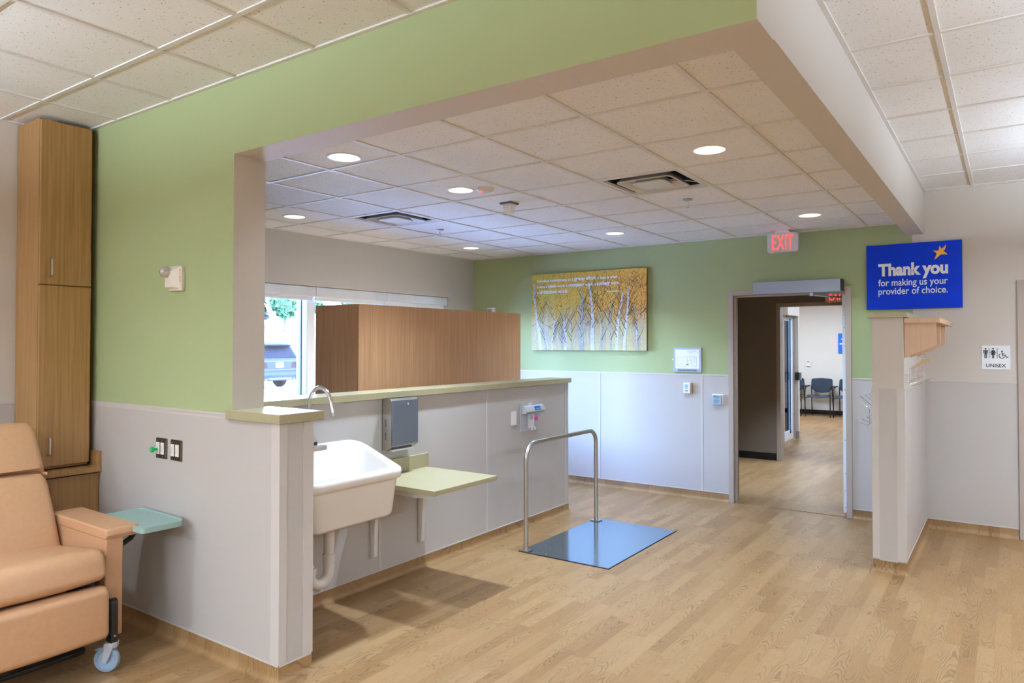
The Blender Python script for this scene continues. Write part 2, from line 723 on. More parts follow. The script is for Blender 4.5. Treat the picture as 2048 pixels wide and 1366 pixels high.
def tile_ceiling(name, x0, x1, y0, y1, z, xs, ys, circles=(), voids=(), solid=()):
    xl = [x0] + xs + [x1]
    yl = [y0] + ys + [y1]
    mb = MB()
    for i in range(len(xl) - 1):
        for j in range(len(yl) - 1):
            a, b, c, d = xl[i], xl[i + 1], yl[j], yl[j + 1]
            cx, cy = (a + b) / 2, (c + d) / 2
            if any(v0 < cx < v1 and v2 < cy < v3 for v0, v1, v2, v3 in voids):
                continue
            hole = [q for q in circles if a < q[0] < b and c < q[1] < d]
            if not hole:
                mb.add([(a, c, z), (a, d, z), (b, d, z), (b, c, z)], [(0, 1, 2, 3)])
                continue
            hx, hy, r = hole[0]
            angs = [2 * PI * k / 32 for k in range(32)] + [math.atan2(q - hy, p - hx) % (2 * PI) for p in (a, b) for q in (c, d)]
            angs = sorted(set(round(t, 5) for t in angs))
            inner, outer = [], []
            for t in angs:
                ct, st = math.cos(t), math.sin(t)
                kx = ((b - hx) / ct if ct > 0 else (a - hx) / ct) if abs(ct) > 1e-6 else 1e9
                ky = ((d - hy) / st if st > 0 else (c - hy) / st) if abs(st) > 1e-6 else 1e9
                q = min(kx, ky)
                inner.append((hx + r * ct, hy + r * st, z))
                outer.append((hx + q * ct, hy + q * st, z))
            mb.loft([inner, outer], 0, False, False)
    ob = struct(mb.build(name, TILE, origin=((x0 + x1) / 2, (y0 + y1) / 2, z)))
    g = MB()
    w = 0.012
    for x in xs:
        g.box(x - w, x + w, y0, y1, z - 0.007, z + 0.001)
    for y in ys:
        pts = [x0] + xs + [x1]
        for k in range(len(pts) - 1):
            g.box(pts[k] + (w if k else 0), pts[k + 1] - (w if k < len(pts) - 2 else 0), y - w, y + w, z - 0.0062, z + 0.001)
    # wall angle
    g.box(x0, x1, y0, y0 + .022, z - 0.009, z + .001)
    g.box(x0, x1, y1 - .022, y1, z - 0.009, z + .001)
    g.box(x0, x0 + .022, y0, y1, z - 0.009, z + .001)
    g.box(x1 - .022, x1, y0, y1, z - 0.009, z + .001)
    struct(g.build('ceiling_grid', TBAR, parent=ob))
    return ob


PITCH = 0.61
INNER_LIGHTS = [(-3.215, 2.862), (-3.215, 3.955), (-1.385, 3.945), (-5.06, 3.95), (-3.205, 6.375), (-5.05, 6.40), (-1.385, 6.44)]
OVER_LIGHTS = [(-3.545, .84), (-1.71, .84)]
NEAR_LIGHTS = [(0.68, 3.32), (0.68, 5.75), (2.5, 3.32), (2.5, 5.75)]
FILL_PENDANTS = [(-3.7, -.75, 1), (-3.7, -3.0, 1), (-1.2, -3.0, 1), (1.4, -3.0, 1), (1.35, 2.6, 0), (1.35, 5.6, 0)]  # added out of view to brighten the near room and its ceiling
tile_ceiling('ceiling', -5.74, XB0, YN1, YF, ZC1, lines(-1.072, PITCH, -5.74, XB0), lines(3.015, PITCH, YN1, YF),
             circles=[(x, y, .088) for x, y in INNER_LIGHTS], voids=[(-4.732, -4.122, 4.235, 4.845), (-2.292, -1.682, 4.235, 4.845)])
tile_ceiling('ceiling', XL, XR, YB, YN0, ZC2, lines(-3.24, PITCH, XL, XR), lines(1.755, PITCH, YB, YN0),
             circles=[(x, y, .088) for x, y in OVER_LIGHTS])
tile_ceiling('ceiling', XB1, XR, YN0, YF, ZC2, lines(-0.243, PITCH, XB1, XR), lines(3.63, PITCH, YN0, YF),
             circles=[(x, y, .088) for x, y in NEAR_LIGHTS])

# far wall with the two doorways
w = MB()
w.box(-5.95, -2.36, YF, 7.48, 0, 3.26, 0, {'-y': 1})
w.box(-2.36, -1.24, YF, 7.48, 2.165, 3.26, 0, {'-y': 1})
w.box(-1.24, -0.704, YF, 7.48, 0, 3.26, 0, {'-y': 1})
w.box(-0.704, 0.10, YF, 7.48, 0, 3.26, 0)
w.box(0.10, 1.02, YF, 7.48, 2.135, 3.26, 0)
w.box(1.02, XR, YF, 7.48, 0, 3.26, 0)
wall_back = struct(w.build('wall_back', [BEIGE, GREEN], origin=(-2, YF, 0)))


def wain(parent, segs, face, plane, z0, z1, seams=(), top=True):
    """wall protection sheets; segs along the wall; thin trims on top edge, foot and seams"""
    s, t = MB(), MB()
    for a, b in segs:
        def bx(mb, u0, u1, d, q0, q1):
            if face == '-y':
                mb.box(u0, u1, plane - d, plane, q0, q1)
            elif face == '+y':
                mb.box(u0, u1, plane, plane + d, q0, q1)
            elif face == '+x':
                mb.box(plane, plane + d, u0, u1, q0, q1)
            else:
                mb.box(plane - d, plane, u0, u1, q0, q1)
        bx(s, a, b, .003, z0, z1)
        if top:
            bx(t, a, b, .007, z1 - .010, z1 + .004)
        bx(t, a, b, .0065, z0 - .004, z0 + .005)
        for q in seams:
            if a < q < b:
                bx(t, q - .011, q + .011, .0055, z0, z1)
    struct(s.build('wall_protection_panel', WAIN, parent=parent))
    struct(t.build('panel_trim', WTRIM, parent=parent))


wain(wall_back, [(-5.74, -2.383), (-1.214, -0.81), (-0.61, 0.062), (1.06, XR)], '-y', YF, .088, 1.316, seams=(-2.671, -3.89, -5.11))

# window wall
WY0, WY1, WZ0, WZ1 = 3.91, 6.82, 0.62, 2.222
w = MB()
w.box(-5.95, XW, 2.18, WY0, 0, 3.26)
w.box(-5.95, XW, WY1, 7.48, 0, 3.26)
w.box(-5.95, XW, WY0, WY1, 0, WZ0)
w.box(-5.95, XW, WY0, WY1, WZ1, 3.26)
struct(w.build('wall_left', paint('window_wall_paint', '#b6b4b0'), origin=(XW, 5, 0)))

# green wall: full height part, header over the opening, low end wall
w = MB()
w.box(XL - .15, -3.275, YN0, YN1, 0, 3.26, 0, {'-y': 1})
w.box(-3.275, XB1, YN0, YN1, 2.622, 3.26, 0, {'-y': 1})
w.box(-3.275, -2.888, YN0, YN1, 0, 1.252, 0)
w.box(-5.95, XL, YN0, YN1, 0, 3.26, 0)
wall_near = struct(w.build('wall_near', [BEIGE, GREEN], origin=(-3.3, YN0, 0)))
wain(wall_near, [(XL, -2.888)], '-y', YN0, .088, 1.250, top=False)
t = MB()
t.box(XL, -3.30, YN0 - .003, YN0, 1.250, 1.272)
t.box(XL, -3.30, YN0 - .007, YN0, 1.268, 1.280)
struct(t.build('panel_trim', WTRIM, parent=wall_near))
wain(wall_near, [(YN0, YN1)], '+x', -2.888, .088, 1.250, top=False)

b = MB()
b.box(XB0, XB1, YN1 - .001, YF, 2.628, 3.26)
struct(b.build('beam', BEIGE, origin=(-.68, 4.8, 2.628)))

# sink partition
w = MB()
w.box(-3.745, XP, YN1, 6.03, 0, 1.262)
part = struct(w.build('wall_partition', BEIGE, origin=(-3.64, 4.2, 0)))
wain(part, [(YN1, 6.03)], '+x', XP, .088, 1.262, seams=(3.488, 4.71, 5.975), top=False)
wain(part, [(-3.745, XP)], '+y', 6.03, .088, 1.262, top=False)
wain(part, [(YN1, 6.03)], '-x', -3.745, .088, 1.262, top=False)

# stub wall under the far end of the beam
w = MB()
w.box(-0.812, -0.61, 5.733, YF, 0, 1.828)
stub = struct(w.build('wall_stub', BEIGE, origin=(-.71, 6.5, 0)))
wain(stub, [(5.733, YF)], '+x', -0.61, .088, 1.316)
wain(stub, [(5.733, YF)], '-x', -0.812, .088, 1.316)
wain(stub, [(-0.775, -0.655)], '-y', 5.733, .088, 1.320, top=False)

# other walls round the treatment floor (behind the camera and beside it)
w = MB()
w.box(XL - .15, XL, YB, YN0, 0, 3.26)
wl = struct(w.build('wall_left', BEIGE, origin=(XL, -2, 0)))
wain(wl, [(YB, YN0)], '+x', XL, .088, 1.278)
w = MB()
w.box(XR, XR + .15, YB, 18.2, 0, 3.26)
struct(w.build('wall_right', BEIGE, origin=(XR, 3, 0)))
w = MB()
w.box(XL, XR, YB - .15, YB, 0, 3.26)
struct(w.build('wall_front', BEIGE, origin=(0, YB, 0)))

# vestibule, its inner doorway and the waiting room beyond
VY = 10.36
w = MB()
w.box(-3.9, -2.655, VY, VY + .14, 0, 2.8)
w.box(-2.655, -1.55, VY, VY + .14, 2.19, 2.8)
w.box(-1.55, XR, VY, VY + .14, 0, 2.8)
w.box(-4.0, -3.9, 7.48, VY + .14, 0, 2.8)
w.box(0.30, 0.44, 7.48, VY, 0, 2.8)
struct(w.build('wall_vestibule', paint('vestibule_paint', '#7f7468'), origin=(-2, VY, 0)))
w = MB()
w.box(-3.3, -3.07, 10.50, 12.19, 0, 2.8)
w.box(-3.3, -3.07, 12.19, 12.98, 2.32, 2.8)
w.box(-3.3, -2.997, 12.98, 13.06, 0, 2.8)
w.box(-8.1, -3.3, 12.93, 13.05, 0, 2.8)
w.box(-8.1, XR, 17.82, 18.0, 0, 2.8)
w.box(-8.1, -8.0, 13.05, 17.82, 0, 2.8)
w.box(0.6, 0.75, 10.5, 17.82, 0, 2.8)
struct(w.build('wall_waiting_room', WHITEP, origin=(-2, 17.8, 0)))
c = MB()
c.box(-8.1, XR, 10.40, 18.0, 2.74, 2.8)
struct(c.build('ceiling', TILE, origin=(-2, 14, 2.74)))
c = MB()
c.box(-4.0, .44, 7.48, 10.40, 2.62, 2.7)
struct(c.build('ceiling', TILE, origin=(-2, 9, 2.62)))


def base_strip(name, segs, mat, h=.10):
    m = MB()
    for x0, x1, y0, y1 in segs:
        m.box(x0, x1, y0, y1, 0, h)
    return struct(m.build(name, mat, bevel=.004))


base_strip('baseboard_vestibule', [(-3.9, -2.69, VY - .008, VY)], BASEB)
base_strip('baseboard_waiting_room', [(-8.0, .6, 17.81, 17.82)], BASEB)
base_strip('baseboard_post', [(-3.07, -2.99, 12.972, 12.98), (-2.997, -2.989, 12.972, 13.06)], FRAME, .13)


def cove(name, pts):
    prof = [(0.004, .088), (0.0045, .05)]
    for k in range(0, 7):
        a = math.radians(90 * k / 6)
        prof.append((0.0045 + .036 * (1 - math.cos(a)), .0365 - .036 * math.sin(a)))
    prof.append((.050, .0003))
    P = [Vector((p[0], p[1])) for p in pts]
    N = []
    for i in range(len(P) - 1):
        d = (P[i + 1] - P[i]).normalized()
        N.append(Vector((d.y, -d.x)))
    rings = []
    for i, p in enumerate(P):
        if i == 0:
            m = N[0]
        elif i == len(P) - 1:
            m = N[-1]
        else:
            m = (N[i - 1] + N[i]) / (1 + N[i - 1].dot(N[i]))
        rings.append([(p.x + m.x * d, p.y + m.y * d, z) for d, z in prof])
    mb = MB()
    mb.loft(rings, 0, False, False, closed=False)
    o = mb.build(name, COVE, smooth=True, angle=50)
    return struct(o)


cove('baseboard_near', [(XL, YN0), (-2.888, YN0), (-2.888, YN1), (XP, YN1), (XP, 6.03), (-3.745, 6.03), (-3.745, YN1)])
cove('baseboard_left', [(XL, YB), (XL, YN0)][::-1])
cove('baseboard_back', [(-5.74, YF), (-2.385, YF)])
cove('baseboard_stub', [(-1.212, YF), (-0.812, YF), (-0.812, 5.733), (-0.61, 5.733), (-0.61, YF), (0.062, YF)])

# corner guards
g = MB()
zt = 1.250
g.prism([(-2.945, YN0 - .006), (-2.881, YN0 - .006), (-2.881, 2.214), (-2.8852, 2.214), (-2.8852, YN0 - .0028), (-2.945, YN0 - .0028)], 'z', .094, zt)
struct(g.build('trim_1', WTRIM))
g = MB()
g.prism([(-2.8852, 2.312), (-2.8795, 2.312), (-2.8795, YN1 + .006), (-2.945, YN1 + .006), (-2.945, YN1 + .001), (-2.8852, YN1 + .001)], 'z', .094, zt)
struct(g.build('trim_2', WTRIM))
g = MB()
for s, xa, xb in ((1, -0.812, -0.772), (-1, -0.61, -0.657)):
    xo = xa - .006 * s
    g.prism([(xo, 5.727), (xb, 5.727), (xb, 5.733), (xa - .003 * s, 5.733), (xa - .003 * s, 5.79), (xo, 5.79)], 'z', .094, 1.318)
struct(g.build('trim_3', WTRIM))

# solid-surface caps on the low walls
t = MB()
t.box(-3.303, -2.862, 2.152, 2.424, 1.252, 1.298)
struct(t.build('trim_4', SOLID, bevel=.002))
t = MB()
t.box(-3.772, -3.518, YN1, 6.052, 1.262, 1.306)
struct(t.build('trim_5', SOLID, bevel=.002))
t = MB()
t.box(-0.838, -0.586, 5.71, YF, 1.828, 1.864)
struct(t.build('trim_6', SOLID, bevel=.002))

# ---------------------------------------------------------------- window
win = bpy.data.objects.new('window_1', None)
COL.objects.link(win)
win.location = (-5.87, (WY0 + WY1) / 2, WZ0)
struct(win)
MULL = [3.94, 4.762, 5.812, 6.79]
f = MB()
f.box(-5.93, -5.83, WY0, WY0 + .05, WZ0, WZ1)
f.box(-5.93, -5.83, WY1 - .05, WY1, WZ0, WZ1)
f.box(-5.93, -5.83, WY0, WY1, WZ0, WZ0 + .05)
f.box(-5.93, -5.83, WY0, WY1, WZ1 - .05, WZ1)
struct(f.build('window_frame', WINF, parent=win, bevel=.003))
for y in MULL[1:3]:
    m = MB()
    m.box(-5.93, -5.83, y - .048, y + .048, WZ0 + .05, WZ1 - .05)
    struct(m.build('mullion', WINF, parent=win, bevel=.003))
for y in MULL[1:] :
    m = MB()
    yy = y - .095 if y < 6.7 else y - .06
    m.box(-5.925, -5.86, yy - .010, yy + .010, WZ0 + .05, WZ1 - .05)
    struct(m.build('glazing_gasket', M('glazing_gasket', '#3f5468', .5) if y == MULL[1] else bpy.data.materials['glazing_gasket'], parent=win))
for a, b_ in ((MULL[0] + .01, MULL[1] - .048), (MULL[1] + .048, MULL[2] - .048), (MULL[2] + .048, MULL[3] - .01)):
    m = MB()
    m.box(-5.896, -5.890, a, b_, WZ0 + .05, WZ1 - .05)
    struct(m.build('glass_pane', GLASS, parent=win))
m = MB()
m.box(-5.84, -5.72, WY0, WY1, WZ0 - .03, WZ0)
struct(m.build('window_sill', SOLID, parent=win, bevel=.003))

# ---------------------------------------------------------------- doors
door1 = bpy.data.objects.new('door_1', None)
COL.objects.link(door1)
door1.location = (-1.8, 7.4, 0)
struct(door1)
f = MB()
f.box(-2.383, -2.332, 7.324, 7.344, 0, 2.19)
f.box(-1.267, -1.214, 7.324, 7.344, 0, 2.19)
f.box(-2.332, -1.267, 7.324, 7.344, 2.138, 2.19)
f.box(-2.345, -2.332, 7.33, 7.50, 0, 2.14)
f.box(-1.267, -1.254, 7.33, 7.50, 0, 2.14)
f.box(-2.345, -1.254, 7.33, 7.50, 2.138, 2.152)
f.box(-2.332, -2.316, 7.37, 7.425, 0, 2.138)          # stops
f.box(-2.332, -1.267, 7.37, 7.425, 2.122, 2.138)
f.box(-2.383, -2.332, 7.48, 7.50, 0, 2.19)
f.box(-1.267, -1.214, 7.48, 7.50, 0, 2.19)
struct(f.build('door_frame', FRAME, parent=door1, bevel=.003))
m = MB()
m.box(-1.306, -1.262, 7.47, 8.46, .012, 2.125)
struct(m.build('door_leaf', LAM2, parent=door1, bevel=.002))
m = MB()
m.box(-1.306, -1.268, 7.405, 7.47, .03, 2.118)
for z in (.08, .24, .40, .72, 1.20, 1.62, 1.80, 1.92, 2.0, 2.07):
    m.cyl((-1.287, 7.404, z), (-1.287, 7.400, z), .0065, seg=8, mi=1)
struct(m.build('continuous_hinge', [WINF, ALU], parent=door1))
m = MB()
m.box(-2.332, -1.267, 7.34, 7.46, 0, .006)
struct(m.build('threshold', FLOOR, parent=door1))

door2 = bpy.data.objects.new('door_2', None)
COL.objects.link(door2)
door2.location = (.56, 7.4, 0)
struct(door2)
f = MB()
f.box(0.064, 0.114, 7.322, 7.344, 0, 2.178)
f.box(1.006, 1.056, 7.322, 7.344, 0, 2.178)
f.box(0.114, 1.006, 7.322, 7.344, 2.128, 2.178)
f.box(0.10, 0.114, 7.33, 7.48, 0, 2.13)
f.box(1.006, 1.02, 7.33, 7.48, 0, 2.13)
f.box(0.114, 1.006, 7.33, 7.48, 2.122, 2.134)
struct(f.build('door_frame', FRAME, parent=door2, bevel=.003))
m = MB()
m.box(0.118, 1.002, 7.375, 7.42, .012, 2.118)
struct(m.build('door_leaf', LAM2, parent=door2, bevel=.002))

door3 = bpy.data.objects.new('door_3', None)
COL.objects.link(door3)
door3.location = (-2.1, VY, 0)
struct(door3)
f = MB()
f.box(-2.683, -2.63, VY - .016, VY + .15, 0, 2.215)
f.box(-1.60, -1.55, VY - .016, VY + .15, 0, 2.215)
f.box(-2.63, -1.60, VY - .016, VY + .15, 2.165, 2.215)
struct(f.build('door_frame', FRAME, parent=door3, bevel=.003))

door4 = bpy.data.objects.new('door_4', None)
COL.objects.link(door4)
door4.location = (-3.08, 12.6, 0)
struct(door4)
f = MB()
f.box(-3.3, -3.045, 12.13, 12.23, 0, 2.36)
f.box(-3.3, -3.045, 12.95, 12.99, 0, 2.36)
f.box(-3.3, -3.045, 12.13, 12.99, 2.28, 2.36)
struct(f.build('door_frame', FRAME, parent=door4, bevel=.004))
f = MB()
f.box(-3.12, -3.075, 12.24, 12.36, .01, 2.12)
f.box(-3.12, -3.075, 12.84, 12.94, .01, 2.12)
f.box(-3.12, -3.075, 12.36, 12.84, .01, .16)
f.box(-3.12, -3.075, 12.36, 12.84, 2.04, 2.12)
struct(f.build('door_leaf_frame', WINF, parent=door4, bevel=.003))
m = MB()
m.box(-3.10, -3.092, 12.36, 12.84, .16, 2.04)
struct(m.build('glass_pane', GLASSB, parent=door4))
m = MB()
m.box(-3.073, -3.066, 12.70, 12.755, .12, 2.08)
m.box(-3.073, -3.06, 12.40, 12.46, 1.0, 1.16)
struct(m.build('glazing_gasket', BLACKP, parent=door4))
m = MB()
m.box(-3.09, -2.96, 12.14, 12.93, 2.12, 2.30)
struct(m.build('door_operator_box', WHITE, parent=door4, bevel=.006))
m = MB()
m.tube([(-3.0, 12.20, 2.10), (-2.97, 12.75, 2.10), (-3.03, 13.05, 2.13)], .012, 8)
struct(m.build('door_operator_arm', BLACKM, parent=door4))

# ---------------------------------------------------------------- outdoors
GRASSY = M('dry_grass', '#8a8876', 0.95, var=0.25, vscale=1.2)
ASPH = M('pale_asphalt', '#a9a6a2', 0.95, var=0.06, vscale=2.0, bump=.1, bscale=60)
CONC = M('concrete', '#c8c4bb', 0.9, var=0.05, vscale=1.0)
m = MB()
m.box(-44, -5.95, -30, 60, -.10, -.03)
m.box(-5.95, -3.3, 7.48, 60, -.10, -.03)
struct(m.build('ground', ASPH, origin=(-20, 10, -.03)))
m = MB()
m.add([(-44, -30, -.03), (-44, 70, -.03), (-57, 70, 3.4), (-57, -30, 3.4), (-90, 70, 4.6), (-90, -30, 4.6)],
      [(0, 1, 2, 3), (3, 2, 4, 5)])
struct(m.build('hill', GRASSY, origin=(-60, 20, 0)))
m = MB()
m.box(-44.4, -44.0, -30, 70, -.1, .12)
struct(m.build('kerb', CONC))

# ================================================================ THINGS
# ---------------------------------------------------------------- ceiling lights
def downlight(x, y, z, label, group, watts, first=None, spot_size=112):
    if first is None:
        t = thing('recessed_downlight', (x, y, z), label, 'ceiling light', group)
        m = MB()
        m.lathe([(.086, .002), (.100, .001), (.101, -.003), (.097, -.006), (.088, -.005), (.085, .001)], (x, y, z), seg=40, cap0=False, cap1=False)
        m.build('trim_ring', WHITE, parent=t, smooth=True)
        m = MB()
        m.lathe([(.086, -.001), (.083, .012), (.078, .030)], (x, y, z), seg=40, cap0=False, cap1=False)
        m.build('reflector', REFL, parent=t, smooth=True)
        m = MB()
        m.lathe([(.079, .029), (.03, .028), (.0, .028)], (x, y, z), seg=32, cap0=False, cap1=False)
        m.build('lens', LENS, parent=t)
    else:
        t = copy_tree(first)
        t.location = (x, y, z)
        tag(t, label, 'ceiling light', group)
    spot('downlight_beam', (x, y, z + .02), watts, size=spot_size)
    return t


G_IN = 'downlights in the ceiling beyond the opening'
labels = ['round white downlight in the ceiling almost directly above the white sink',
          'round downlight beside the small red indicator light on the ceiling',
          'round downlight on the camera side of the large beige air diffuser',
          'round downlight nearest the window wall, left of the bluish air diffuser',
          'round downlight above the tree painting, in the row by the far green wall',
          'round downlight closest to the far corner of window wall and green wall',
          'round downlight near the exit sign, closest to the beam']
d0 = None
for (x, y), lb, lw in zip(INNER_LIGHTS, labels, LAMP_W):
    d = downlight(x, y, ZC1, lb, G_IN, lw, d0)
    d0 = d0 or d
for x, y in OVER_LIGHTS:
    downlight(x, y, ZC2, 'round downlight added in the ceiling over the treatment floor, outside the picture', 'added downlights above the treatment floor', OVER_W, d0)
for x, y in NEAR_LIGHTS:
    downlight(x, y, ZC2, 'round downlight in the ceiling right of the beam, outside the picture', 'downlights right of the beam', NEAR_W, d0)

PDIFF = M('panel_diffuser', '#fff8ee', .5, emit='#fff2df', estr=2.0)
for (x, y, ax), (UP_W, DOWN_W) in zip(FILL_PENDANTS, FILL_PEND_W):
    t = thing('fill_pendant', (x, y, 2.45), 'linear white pendant added to brighten the treatment floor, behind or right of the viewer', 'pendant lamp', 'added linear pendants outside the picture')
    hx, hy = (.6, .06) if ax else (.06, .6)
    m = MB()
    m.box(x - hx, x + hx, y - hy, y + hy, 2.45, 2.50)
    m.build('housing', WHITE, parent=t, bevel=.004)
    m = MB()
    m.box(x - hx + .01, x + hx - .01, y - hy + .01, y + hy - .01, 2.446, 2.45)
    m.box(x - hx + .01, x + hx - .01, y - hy + .01, y + hy - .01, 2.50, 2.504)
    m.build('diffuser', PDIFF, parent=t)
    for s in (-1, 1):
        m = MB()
        m.cyl((x + s * hx * .8 * ax, y + s * hy * .8 * (1 - ax), 2.50), (x + s * hx * .8 * ax, y + s * hy * .8 * (1 - ax), ZC2), .002, seg=6)
        m.build('cable', STEEL, parent=t)
    area('fill_pendant_up', (x, y, 2.515), hx * 2, hy * 2, UP_W, FILL_COL, up=True)
    area('fill_pendant_down', (x, y, 2.440), hx * 2, hy * 2, DOWN_W, FILL_COL)

# ---------------------------------------------------------------- ceiling fittings
def diffuser(cx, cy, label, tint):
    t = thing('air_diffuser', (cx, cy, ZC1), label, 'air vent', 'square air diffusers')
    z = ZC1
    def ring(r, zz):
        return rounded([(cx - r, cy - r), (cx + r, cy - r), (cx + r, cy + r), (cx - r, cy + r)], .045 if r < .26 else .02, 4), zz
    def pan(name, rs, mat, cap=False, smooth=True):
        m = MB()
        rings = []
        for r, zz in rs:
            p, q = ring(r, zz)
            rings.append([(a, b, q) for a, b in p])
        m.loft(rings, 0, False, cap)
        return m.build(name, mat, parent=t, smooth=smooth, angle=25)
    pan('face_frame', [(.303, z + .004), (.303, z - .005), (.262, z - .005), (.256, z + .010)], tint)
    pan('plenum', [(.257, z + .008), (.252, z + .15)], VENT_SHADE, True)
    pan('middle_cone', [(.150, z + .045), (.196, z - .008), (.196, z - .014), (.188, z - .014), (.140, z + .043)], tint)
    pan('centre_plate', [(.085, z + .03), (.118, z - .012), (.116, z - .018), (.05, z - .018)], tint, True)
    for sx, sy in ((1, 1), (-1, 1), (1, -1), (-1, -1)):
        m = MB()
        m.tube([(cx + sx * .09, cy + sy * .09, z + .02), (cx + sx * .15, cy + sy * .15, z + .03), (cx + sx * .24, cy + sy * .24, z + .02)], .004, 6)
        m.build('bracket', STEEL, parent=t)


VENT_SHADE = M('vent_interior_shade', '#39434b', .4, .5)  # shade of the slots put into the colour as dark metal
VENTM = M('vent_enamel', '#cfc9c2', 0.45, var=.02)
diffuser(-1.987, 4.54, 'large square beige air diffuser nearest the beam, with dark slots', VENTM)
diffuser(-4.427, 4.54, 'square bluish air diffuser in the ceiling toward the windows', VENTM)


def sprinkler(x, y, label):
    t = thing('fire_sprinkler', (x, y, ZC1), label, 'sprinkler', 'sprinkler heads')
    m = MB()
    m.lathe([(.0, -.001), (.036, -.001), (.036, -.006), (.03, -.010), (.0, -.012)], (x, y, ZC1), seg=20, cap0=False, cap1=False)
    m.build('escutcheon', ALU, parent=t, smooth=True)
    m = MB()
    m.cyl((x, y, ZC1 - .010), (x, y, ZC1 - .03), .009, seg=10)
    m.tube([(x - .008, y, ZC1 - .028), (x - .012, y, ZC1 - .045), (x, y, ZC1 - .062)], .003, 6)
    m.tube([(x + .008, y, ZC1 - .028), (x + .012, y, ZC1 - .045), (x, y, ZC1 - .062)], .003, 6)
    m.cyl((x, y, ZC1 - .028), (x, y, ZC1 - .06), .003, seg=6)
    m.build('frame', CHROME, parent=t, smooth=True)
    m = MB()
    m.lathe([(.0, -.062), (.014, -.062), (.014, -.065), (.0, -.066)], (x, y, ZC1), seg=14, cap0=False, cap1=False)
    m.build('deflector', CHROME, parent=t, smooth=True)


sprinkler(-4.487, 5.206, 'small sprinkler head on the ceiling right of the bluish air diffuser')
sprinkler(-1.996, 5.193, 'small sprinkler head on the ceiling behind the large beige air diffuser')

t = thing('ceiling_sensor', (-3.20, 4.54, ZC1), 'small translucent white box hanging from a dark square plate on the ceiling', 'sensor')
m = MB()
m.box(-3.255, -3.145, 4.485, 4.595, ZC1 - .012, ZC1)
m.build('mounting_plate', M('sensor_plate', '#5b666d', .35, .6), parent=t, bevel=.002)
m = MB()
m.loft([[(a, b, ZC1 - .010) for a, b in rounded([(-3.24, 4.50), (-3.16, 4.50), (-3.16, 4.58), (-3.24, 4.58)], .012)],
        [(a, b, ZC1 - .085) for a, b in rounded([(-3.23, 4.51), (-3.17, 4.51), (-3.17, 4.57), (-3.23, 4.57)], .012)]])
m.build('cover', WHITE, parent=t, smooth=True)

t = thing('smoke_detector', (-3.045, 4.02, ZC1), 'flat white detector with a glowing red dot, beside a downlight', 'smoke detector')
m = MB()
m.lathe([(.0, .0), (.062, .0), (.062, -.012), (.05, -.022), (.0, -.024)], (-3.045, 4.02, ZC1), seg=32, cap0=False, cap1=False)
m.build('body', M('detector_white', '#d9d1c8', .5), parent=t, smooth=True)
m = MB()
m.lathe([(.0, -.024), (.008, -.024), (.006, -.030), (.0, -.031)], (-3.062, 4.0, ZC1), seg=12, cap0=False, cap1=False)
m.build('indicator_light', M('red_indicator', '#ff4040', .4, emit='#ff2a2a', estr=3.0), parent=t, smooth=True)

# ---------------------------------------------------------------- exit signs
def exit_sign(cx, y, z0, w, h, label, top_z):
    t = thing('exit_sign', (cx, y, z0), label, 'exit sign', 'lit exit signs')
    m = MB()
    m.prism(rounded([(cx - w / 2, z0), (cx + w / 2, z0), (cx + w / 2, z0 + h), (cx - w / 2, z0 + h)], .028, 6), 'y', y - .022, y + .022)
    m.build('housing', M('sign_housing', '#c9c6c8', .45) if 'sign_housing' not in bpy.data.materials else bpy.data.materials['sign_housing'], parent=t, bevel=.004)
    m = MB()
    put_text(m, 'EXIT', (cx - w * .33, z0 + h * .12, y - .022), width=w * .68, height=h * .76, bold=-.004, out=.0022)
    m.build('lettering', EXITR, parent=t)
    m = MB()
    m.prism([(cx - .07, z0 + h - .002), (cx + .07, z0 + h - .002), (cx + .055, top_z), (cx - .055, top_z)], 'y', y - .045, y + .045)
    m.build('canopy', WHITE, parent=t, bevel=.003)
    m = MB()
    m.cyl((cx - w * .32, y - .01, z0 + .001), (cx - w * .32, y - .01, z0 - .006), .005, seg=10)
    m.build('test_lamp', EXITR, parent=t)
    return t


exit_sign(-1.787, 7.16, 2.533, .29, .186, 'red lit EXIT sign under the ceiling above the open doorway', ZC1)
exit_sign(-1.855, 10.20, 2.200, .30, .19, 'second red EXIT sign, half hidden inside the vestibule behind the doorway', 2.62)

# ---------------------------------------------------------------- door operator over door 1
t = thing('door_operator', (-1.69, 7.26, 2.13), 'long grey automatic door opener box above the open doorway', 'door opener')
m = MB()
m.box(-2.09, -1.285, 7.20, 7.324, 2.135, 2.255)
m.build('housing', OPERATOR, parent=t, bevel=.004)
m = MB()
m.box(-1.285, -1.272, 7.204, 7.322, 2.139, 2.251)
m.build('end_cap', BLACKP, parent=t, bevel=.002)
m = MB()
m.cyl((-1.55, 7.27, 2.135), (-1.55, 7.27, 2.105), .022, seg=14)
m.tube([(-1.55, 7.27, 2.115), (-1.43, 7.36, 2.10)], .010, 8)
m.tube([(-1.43, 7.36, 2.10), (-1.30, 7.66, 2.10)], .008, 8)
m.build('arm', ALU, parent=t, smooth=True)
for x in (-2.07, -1.78, -1.32):
    m = MB()
    m.cyl((x, 7.2005, 2.142), (x, 7.197, 2.142), .004, seg=8)
    m.build('screw', ALU, parent=t)

